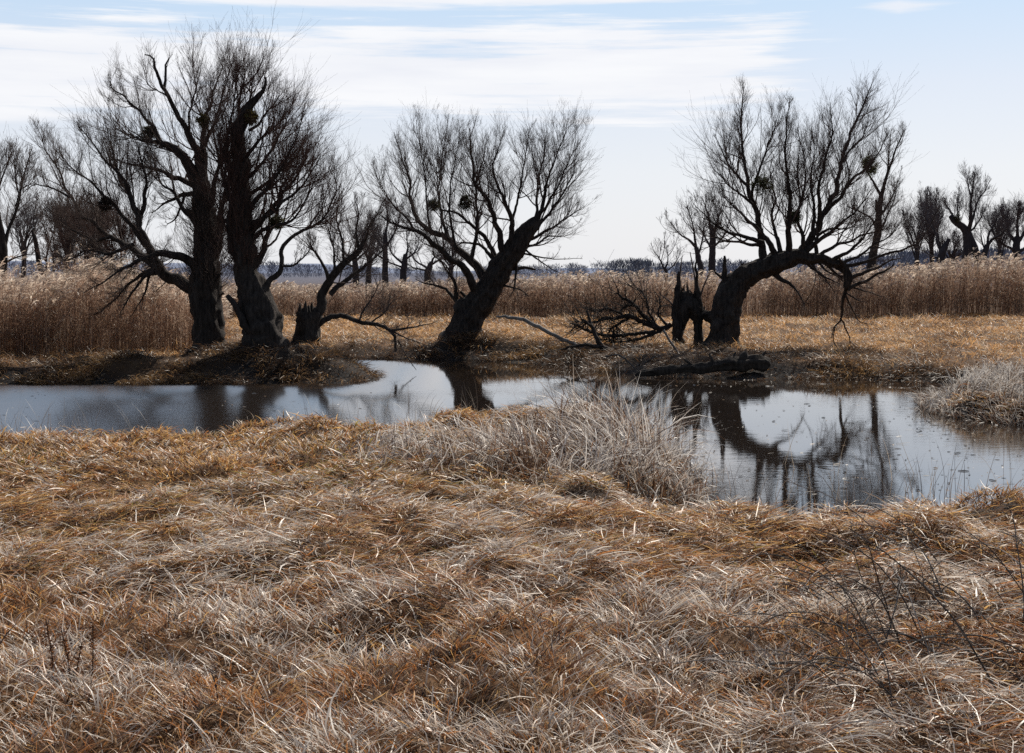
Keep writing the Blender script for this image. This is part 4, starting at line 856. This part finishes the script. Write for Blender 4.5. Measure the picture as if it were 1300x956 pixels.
fallen('fallen_stick', 'thin pale stick slanting down to the fallen log', 'branch', 37.4, [[(842, 419, 1.4), (850, 432, 1.5), (860, 447, 1.7), (868, 459, 1.9)]], PALEW, 64, dens=0)
fallen('fallen_stick', 'arched thin grey stick left of the fallen log at the water edge', 'branch', 35.6, [[(768, 452, 1), (786, 451, 1.2), (800, 462, 1), (812, 474, .8)], [(808, 470, .9), (828, 455, 1), (852, 449, .8)]], GREYW, 65, dens=0)
fallen('fallen_stick', 'bare stick lying on the mud bank left of the tallest willow', 'branch', 33.6, [[(92, 468, .8), (118, 467, 1.4), (142, 466, 1.8)], [(142, 466, 1.6), (132, 461, 1.5), (124, 459, 1)]], LIMB, 66, dens=0)
# muddy log
lg = at(890, 464, 33.4); rng = np.random.default_rng(70)
log = empty('fallen_log', (float(lg[0]), 33.4, hz(lg[0], 33.4)), 'dark muddy fallen log at the water edge below the bent willow', 'log')
sm = smooth_path(limb_pts([(806, 478, 2), (815, 474, 4), (840, 471, 5.5), (870, 468, 5), (892, 468, 7), (910, 465, 6.5), (926, 462, 8), (942, 463, 10), (954, 460, 8.5), (966, 461, 9.5), (975, 463, 7), (978, 464, 2)], 33.4, 0, 0), .07)
V, Fq = tubes(sm[None, :, :3], sm[None, :, 3], 20, rough_disp(.34, 5, 71)); mk('trunk', V, Fq, MUDW, log)
sm = smooth_path(limb_pts([(944, 458, 8), (945, 451, 6), (947, 446, 2)], 33.4, 0, 0), .04); V, Fq = tubes(sm[None, :, :3], sm[None, :, 3], 12, rough_disp(.25, 3, 72)); mk('branch_stub', V, Fq, MUDW, log)
for (a_, b_) in (((905, 462), (900, 449)), ((925, 458), (934, 447)), ((880, 466), (868, 456)), ((962, 457), (972, 446))):
    sm = smooth_path(limb_pts([(a_[0], a_[1], 3), ((a_[0] + b_[0]) / 2 + 1, (a_[1] + b_[1]) / 2, 2.2), (b_[0], b_[1], 1)], 33.4, 0, .3), .04); V, Fq = tubes(sm[None, :, :3], sm[None, :, 3], 8, rough_disp(.25, 2, a_[0])); mk('branch_stub', V, Fq, MUDW, log)

# ------------------------------------------------------------------ foreground plants
def bramble():
    global rng
    rng = np.random.default_rng(81)
    c = at(1245, 860, 7.9)
    root = empty('bramble', (float(c[0]), 7.9, hz(c[0], 7.9)), 'tangle of bare arching bramble stems in the bottom right corner', 'bramble')
    for mat, n, nm in ((GREYW, 70, 'stems'), (PALEW, 18, 'bleached_stems')):
        px = U(1080, 1380, n); D = U(6.6, 9.6, n) if nm == 'stems' else U(7, 10, n)
        x = (px - CX) / F * D; P0 = np.stack([x, D, height(x, D) + .02], -1)
        th = rng.normal(2.6, .8, n); el = np.radians(U(20, 70, n))
        d = np.stack([np.cos(th) * np.cos(el), np.sin(th) * np.cos(el) * .6, np.sin(el)], -1)
        L = U(.45, 1.15, n); P, R = grow(P0, d, L, U(.003, .0065, n), 12, -.11, .07, .5)
        P[:, :, 2] = np.maximum(P[:, :, 2], height(P[:, :, 0], P[:, :, 1]) + .03)
        mb = MB(); V, Fq = tubes(P, R, 5); mb.add(V, Fq)
        st, dd, t, rr = branch_off(P, R, 4, .2, .95, 30, 70); P2, R2 = grow(st, dd, np.repeat(L, 4) * .28 * U(.4, 1.2, len(t)), rr * .65, 6, 0, .12, .4)
        V, Fq = tubes(P2, R2, 4); mb.add(V, Fq); mb.build(nm, mat, root)
    n = 9; px = U(1150, 1290, n); D = U(7.4, 9, n); x = (px - CX) / F * D; z = height(x, D) + U(.08, .2, n)
    cc = np.array([(.55, .17, .03)]) * U(.6, 1.2, n)[:, None]
    for i in range(n):
        V, Fq, C = blades(x[i:i + 1], D[i:i + 1], z[i:i + 1], U(0, 6.28, 1), U(.035, .055, 1), U(.02, .035, 1), np.radians(U(10, 70, 1)), np.radians(U(-40, 10, 1)), cc[i:i + 1], cc[i:i + 1], K=5, taper=(.1, .8, 1, .7, .05))
        mk('dead_leaf', V, Fq, LEAFM, root, C=C)
bramble()
def dock():
    global rng
    rng = np.random.default_rng(83)
    c = at(95, 880, 6.8)
    root = empty('dead_dock', (float(c[0]), 6.8, hz(c[0], 6.8)), 'rusty brown dead weed stalks with seed heads in the bottom left corner', 'weed')
    for (x0, x1, y1) in ((70, 58, 785), (92, 78, 800), (112, 118, 790), (85, 104, 815)):
        p0 = at(x0, 905, 6.8); p0[2] = hz(p0[0], 6.8); p1 = at(x1, y1, 6.8); pm = (p0 + p1) / 2 + np.array([.01, .0, .01])
        sm = smooth_path(np.array([[*p0, .0035], [*pm, .003], [*p1, .0018]]), .03)
        mb = MB(); V, Fq = tubes(sm[None, :, :3], sm[None, :, 3], 5); mb.add(V, Fq, np.tile([[.10, .06, .04]], (len(V), 1)))
        n = 160; t = U(.35, 1, n); k = (t * (len(sm) - 1)).astype(int); b = sm[k, :3] + rng.normal(0, .006, (n, 3))
        cc = np.array([(.20, .09, .04)]) * U(.5, 1.5, n)[:, None]
        V, Fq, C = blades(b[:, 0], b[:, 1], b[:, 2], U(0, 6.28, n), U(.012, .028, n), U(.006, .011, n), np.radians(U(0, 70, n)), np.radians(U(-60, 30, n)), cc, cc, K=3, taper=(.4, 1, .3))
        mb.add(V, Fq, C); mb.build('stalk', REED, root)
dock()

# ------------------------------------------------------------------ far wood and hills
rng = np.random.default_rng(90)
m, nt, nd, lk = newmat('distant_wood'); out = N(nd, 'ShaderNodeOutputMaterial'); d1 = N(nd, 'ShaderNodeBsdfDiffuse'); a1 = N(nd, 'ShaderNodeAttribute', attribute_name='col'); lk.new(a1.outputs['Color'], d1.inputs[0]); lk.new(d1.outputs[0], out.inputs[0])  # blue-grey vertex colours carry the distance haze
mb = MB()
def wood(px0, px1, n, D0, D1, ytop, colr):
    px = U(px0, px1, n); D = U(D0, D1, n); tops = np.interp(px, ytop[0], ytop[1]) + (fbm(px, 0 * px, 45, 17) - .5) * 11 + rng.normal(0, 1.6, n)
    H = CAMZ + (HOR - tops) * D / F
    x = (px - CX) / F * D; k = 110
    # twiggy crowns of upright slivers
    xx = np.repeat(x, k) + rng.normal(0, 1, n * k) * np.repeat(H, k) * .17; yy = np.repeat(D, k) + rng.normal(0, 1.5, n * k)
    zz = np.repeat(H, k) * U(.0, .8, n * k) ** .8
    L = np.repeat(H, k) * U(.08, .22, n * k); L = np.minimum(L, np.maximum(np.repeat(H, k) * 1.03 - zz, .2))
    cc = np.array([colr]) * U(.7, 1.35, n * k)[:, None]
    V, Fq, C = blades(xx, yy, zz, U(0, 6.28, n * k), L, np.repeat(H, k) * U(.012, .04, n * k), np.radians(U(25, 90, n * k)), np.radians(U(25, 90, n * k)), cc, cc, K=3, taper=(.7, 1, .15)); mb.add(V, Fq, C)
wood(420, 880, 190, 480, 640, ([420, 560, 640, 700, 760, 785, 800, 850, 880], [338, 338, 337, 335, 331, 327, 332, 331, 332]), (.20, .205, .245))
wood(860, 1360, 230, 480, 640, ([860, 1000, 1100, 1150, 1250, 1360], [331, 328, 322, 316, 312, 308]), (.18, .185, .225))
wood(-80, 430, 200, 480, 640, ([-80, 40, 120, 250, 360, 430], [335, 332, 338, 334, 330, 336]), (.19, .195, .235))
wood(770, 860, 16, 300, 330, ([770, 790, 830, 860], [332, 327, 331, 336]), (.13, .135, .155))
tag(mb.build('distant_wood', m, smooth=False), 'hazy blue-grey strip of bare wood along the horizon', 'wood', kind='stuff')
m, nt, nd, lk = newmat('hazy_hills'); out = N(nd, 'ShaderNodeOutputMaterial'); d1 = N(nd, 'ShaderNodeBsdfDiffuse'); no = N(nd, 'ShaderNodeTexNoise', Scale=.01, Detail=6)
tc = N(nd, 'ShaderNodeTexCoord'); lk.new(tc.outputs['Object'], no.inputs['Vector']); r = ramp(nd, [(.3, (.20, .23, .31)), (.7, (.27, .30, .38))]); lk.new(no.outputs['Fac'], r.inputs[0]); lk.new(r.outputs[0], d1.inputs[0]); lk.new(d1.outputs[0], out.inputs[0])  # distance haze put into the bluish base colour
hx = np.linspace(-1800, 1800, 240); hy = np.array([2300, 2450, 2700, 3100]); HX, HY = np.meshgrid(hx, hy)
pxh = CX + F * hx / 2700
ht = np.interp(pxh, [-600, 0, 380, 560, 700, 900, 1100, 1300, 1900], [14, 13, 12, 3, 3, 6, 18, 26, 30]) + (fbm(hx, 0 * hx, 160, 7) - .5) * 8
prof = np.array([0, .7, 1, .9])
HZ = prof[:, None] * np.maximum(ht, 1)[None] * 2700 / F - 2 * (prof[:, None] == 0)
i2 = np.arange(HX.size).reshape(HX.shape)
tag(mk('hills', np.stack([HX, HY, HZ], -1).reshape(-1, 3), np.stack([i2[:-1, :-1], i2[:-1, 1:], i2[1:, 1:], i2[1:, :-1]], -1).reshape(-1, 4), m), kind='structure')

# ------------------------------------------------------------------ sky, sun
SUN_AZ, SUN_EL = math.radians(33), math.radians(43)      # behind the trees, a little to the right
w = bpy.data.worlds.new('World'); sc.world = w; w.use_nodes = True
nt = w.node_tree; nd = nt.nodes; lk = nt.links; nd.clear()
out = N(nd, 'ShaderNodeOutputWorld'); bg_ = N(nd, 'ShaderNodeBackground', Strength=.09)
sky = N(nd, 'ShaderNodeTexSky', sky_type='NISHITA'); sky.sun_disc = False; sky.sun_elevation = SUN_EL; sky.sun_rotation = SUN_AZ
sky.air_density = 1.0; sky.dust_density = 1.5; sky.ozone_density = 1.5
tc = N(nd, 'ShaderNodeTexCoord'); sx = N(nd, 'ShaderNodeSeparateXYZ'); lk.new(tc.outputs['Generated'], sx.inputs[0])
def M(op, a, b=None, c=None, clamp=False):
    n_ = nd.new('ShaderNodeMath'); n_.operation = op; n_.use_clamp = clamp
    for i, v in enumerate((a, b, c)):
        if v is None: continue
        if isinstance(v, (int, float)): n_.inputs[i].default_value = v
        else: lk.new(v, n_.inputs[i])
    return n_.outputs[0]
def SS(a, b, x):
    n_ = nd.new('ShaderNodeMapRange'); n_.interpolation_type = 'SMOOTHSTEP'; n_.inputs[1].default_value = a; n_.inputs[2].default_value = b; lk.new(x, n_.inputs[0]); return n_.outputs[0]
az = M('ARCTAN2', sx.outputs[0], sx.outputs[1]); el = sx.outputs[2]
def NZ(sa, se, scale, det, off=0., rough=.55):
    cb = nd.new('ShaderNodeCombineXYZ'); lk.new(M('MULTIPLY', az, sa), cb.inputs[0]); lk.new(M('MULTIPLY', el, se), cb.inputs[1]); cb.inputs[2].default_value = off
    n_ = N(nd, 'ShaderNodeTexNoise', Scale=scale, Detail=det, Roughness=rough); lk.new(cb.outputs[0], n_.inputs['Vector']); return n_.outputs['Fac']
n1 = NZ(3, 26, 2.2, 7); n2 = NZ(5, 60, 2.0, 6, 3.3); n3 = NZ(2, 18, 1.4, 3, 7.7)
# long bright bank of cloud, another above it, a wisp at the right
elt = M('ADD', el, M('MULTIPLY', az, -.012))
b1 = M('SUBTRACT', 1.0, M('DIVIDE', M('ABSOLUTE', M('SUBTRACT', elt, .137)), .034))
b1 = M('MINIMUM', b1, M('DIVIDE', M('SUBTRACT', .208, az), .10))
n4 = NZ(4, 95, 2.4, 7, 5.1, .62)
d1 = SS(-.05, .55, M('ADD', b1, M('ADD', M('MULTIPLY', M('SUBTRACT', n1, .5), 1.9), M('MULTIPLY', M('SUBTRACT', n4, .5), 1.8))))
b2 = M('DIVIDE', M('SUBTRACT', elt, .178), .010); b2 = M('MINIMUM', b2, M('DIVIDE', M('SUBTRACT', .165, az), .06)); b2 = M('MINIMUM', b2, M('DIVIDE', M('SUBTRACT', .235, el), .02))
d2 = SS(.05, .6, M('ADD', b2, M('MULTIPLY', M('SUBTRACT', n2, .5), 1.6)))
b3 = M('SUBTRACT', 1.0, M('ADD', M('DIVIDE', M('ABSOLUTE', M('SUBTRACT', el, .1745)), .006), M('DIVIDE', M('ABSOLUTE', M('SUBTRACT', az, .262)), .045)))
d3 = M('MULTIPLY', SS(.0, .7, M('ADD', b3, M('MULTIPLY', M('SUBTRACT', n2, .5), 1.6))), .75)
b4 = M('SUBTRACT', 1.0, M('ADD', M('DIVIDE', M('ABSOLUTE', M('SUBTRACT', el, .103)), .012), M('DIVIDE', M('ABSOLUTE', M('ADD', az, .36)), .16)))
d4 = SS(.1, .8, M('ADD', b4, M('MULTIPLY', M('SUBTRACT', n1, .5), 1.2)))
up = M('MULTIPLY', SS(.23, .32, el), SS(.50, .66, n3))
cl = M('MAXIMUM', M('MAXIMUM', d1, d2), M('MAXIMUM', d3, M('MAXIMUM', d4, M('MULTIPLY', up, .8))))
# thin veil that whitens the low sky
veil = ramp(nd, [(0, (.90, .915, .955)), (.07, (.86, .895, .96)), (.125, (.77, .84, .96)), (.185, (.60, .775, .98)), (.3, (.60, .74, .93)), (.5, (.5, .66, .9))]); lk.new(el, veil.inputs[0])
vs = nd.new('ShaderNodeVectorMath'); vs.operation = 'SCALE'; lk.new(veil.outputs[0], vs.inputs[0]); lk.new(M('ADD', 3.0, M('MULTIPLY', SS(-.4, .75, sx.outputs[1]), 8.1)), vs.inputs['Scale'])
vf = M('SUBTRACT', .85, M('MULTIPLY', SS(.28, .6, el), .75))
mxa = N(nd, 'ShaderNodeMix', data_type='RGBA'); lk.new(vf, mxa.inputs[0]); lk.new(sky.outputs[0], mxa.inputs[6]); lk.new(vs.outputs[0], mxa.inputs[7])
cc = ramp(nd, [(.3, (.86, .875, .93)), (.65, (.96, .965, .985))]); lk.new(n1, cc.inputs[0])
cs_ = nd.new('ShaderNodeVectorMath'); cs_.operation = 'SCALE'; lk.new(cc.outputs[0], cs_.inputs[0]); cs_.inputs['Scale'].default_value = 11.2
mxb = N(nd, 'ShaderNodeMix', data_type='RGBA'); lk.new(M('MULTIPLY', M('MULTIPLY', cl, .92), SS(-.5, .5, sx.outputs[1])), mxb.inputs[0]); lk.new(mxa.outputs[2], mxb.inputs[6]); lk.new(cs_.outputs[0], mxb.inputs[7])
lk.new(mxb.outputs[2], bg_.inputs[0]); lk.new(bg_.outputs[0], out.inputs[0])
sl = bpy.data.lights.new('sun', 'SUN'); so = bpy.data.objects.new('sun', sl); col.objects.link(so)
sl.energy = 5.0; sl.angle = math.radians(.5); sl.color = (1, .95, .87)
import mathutils
sdir = mathutils.Vector((math.sin(SUN_AZ) * math.cos(SUN_EL), math.cos(SUN_AZ) * math.cos(SUN_EL), math.sin(SUN_EL)))
so.rotation_euler = (sdir).to_track_quat('Z', 'Y').to_euler(); so.location = (10, 60, 60)

sc.view_settings.view_transform = 'Standard'; sc.view_settings.look = 'None'; sc.view_settings.exposure = 0
sc.render.engine = 'CYCLES'; sc.cycles.max_bounces = 6; sc.cycles.diffuse_bounces = 3; sc.cycles.glossy_bounces = 3; sc.cycles.transmission_bounces = 3
sc.cycles.use_denoising = False
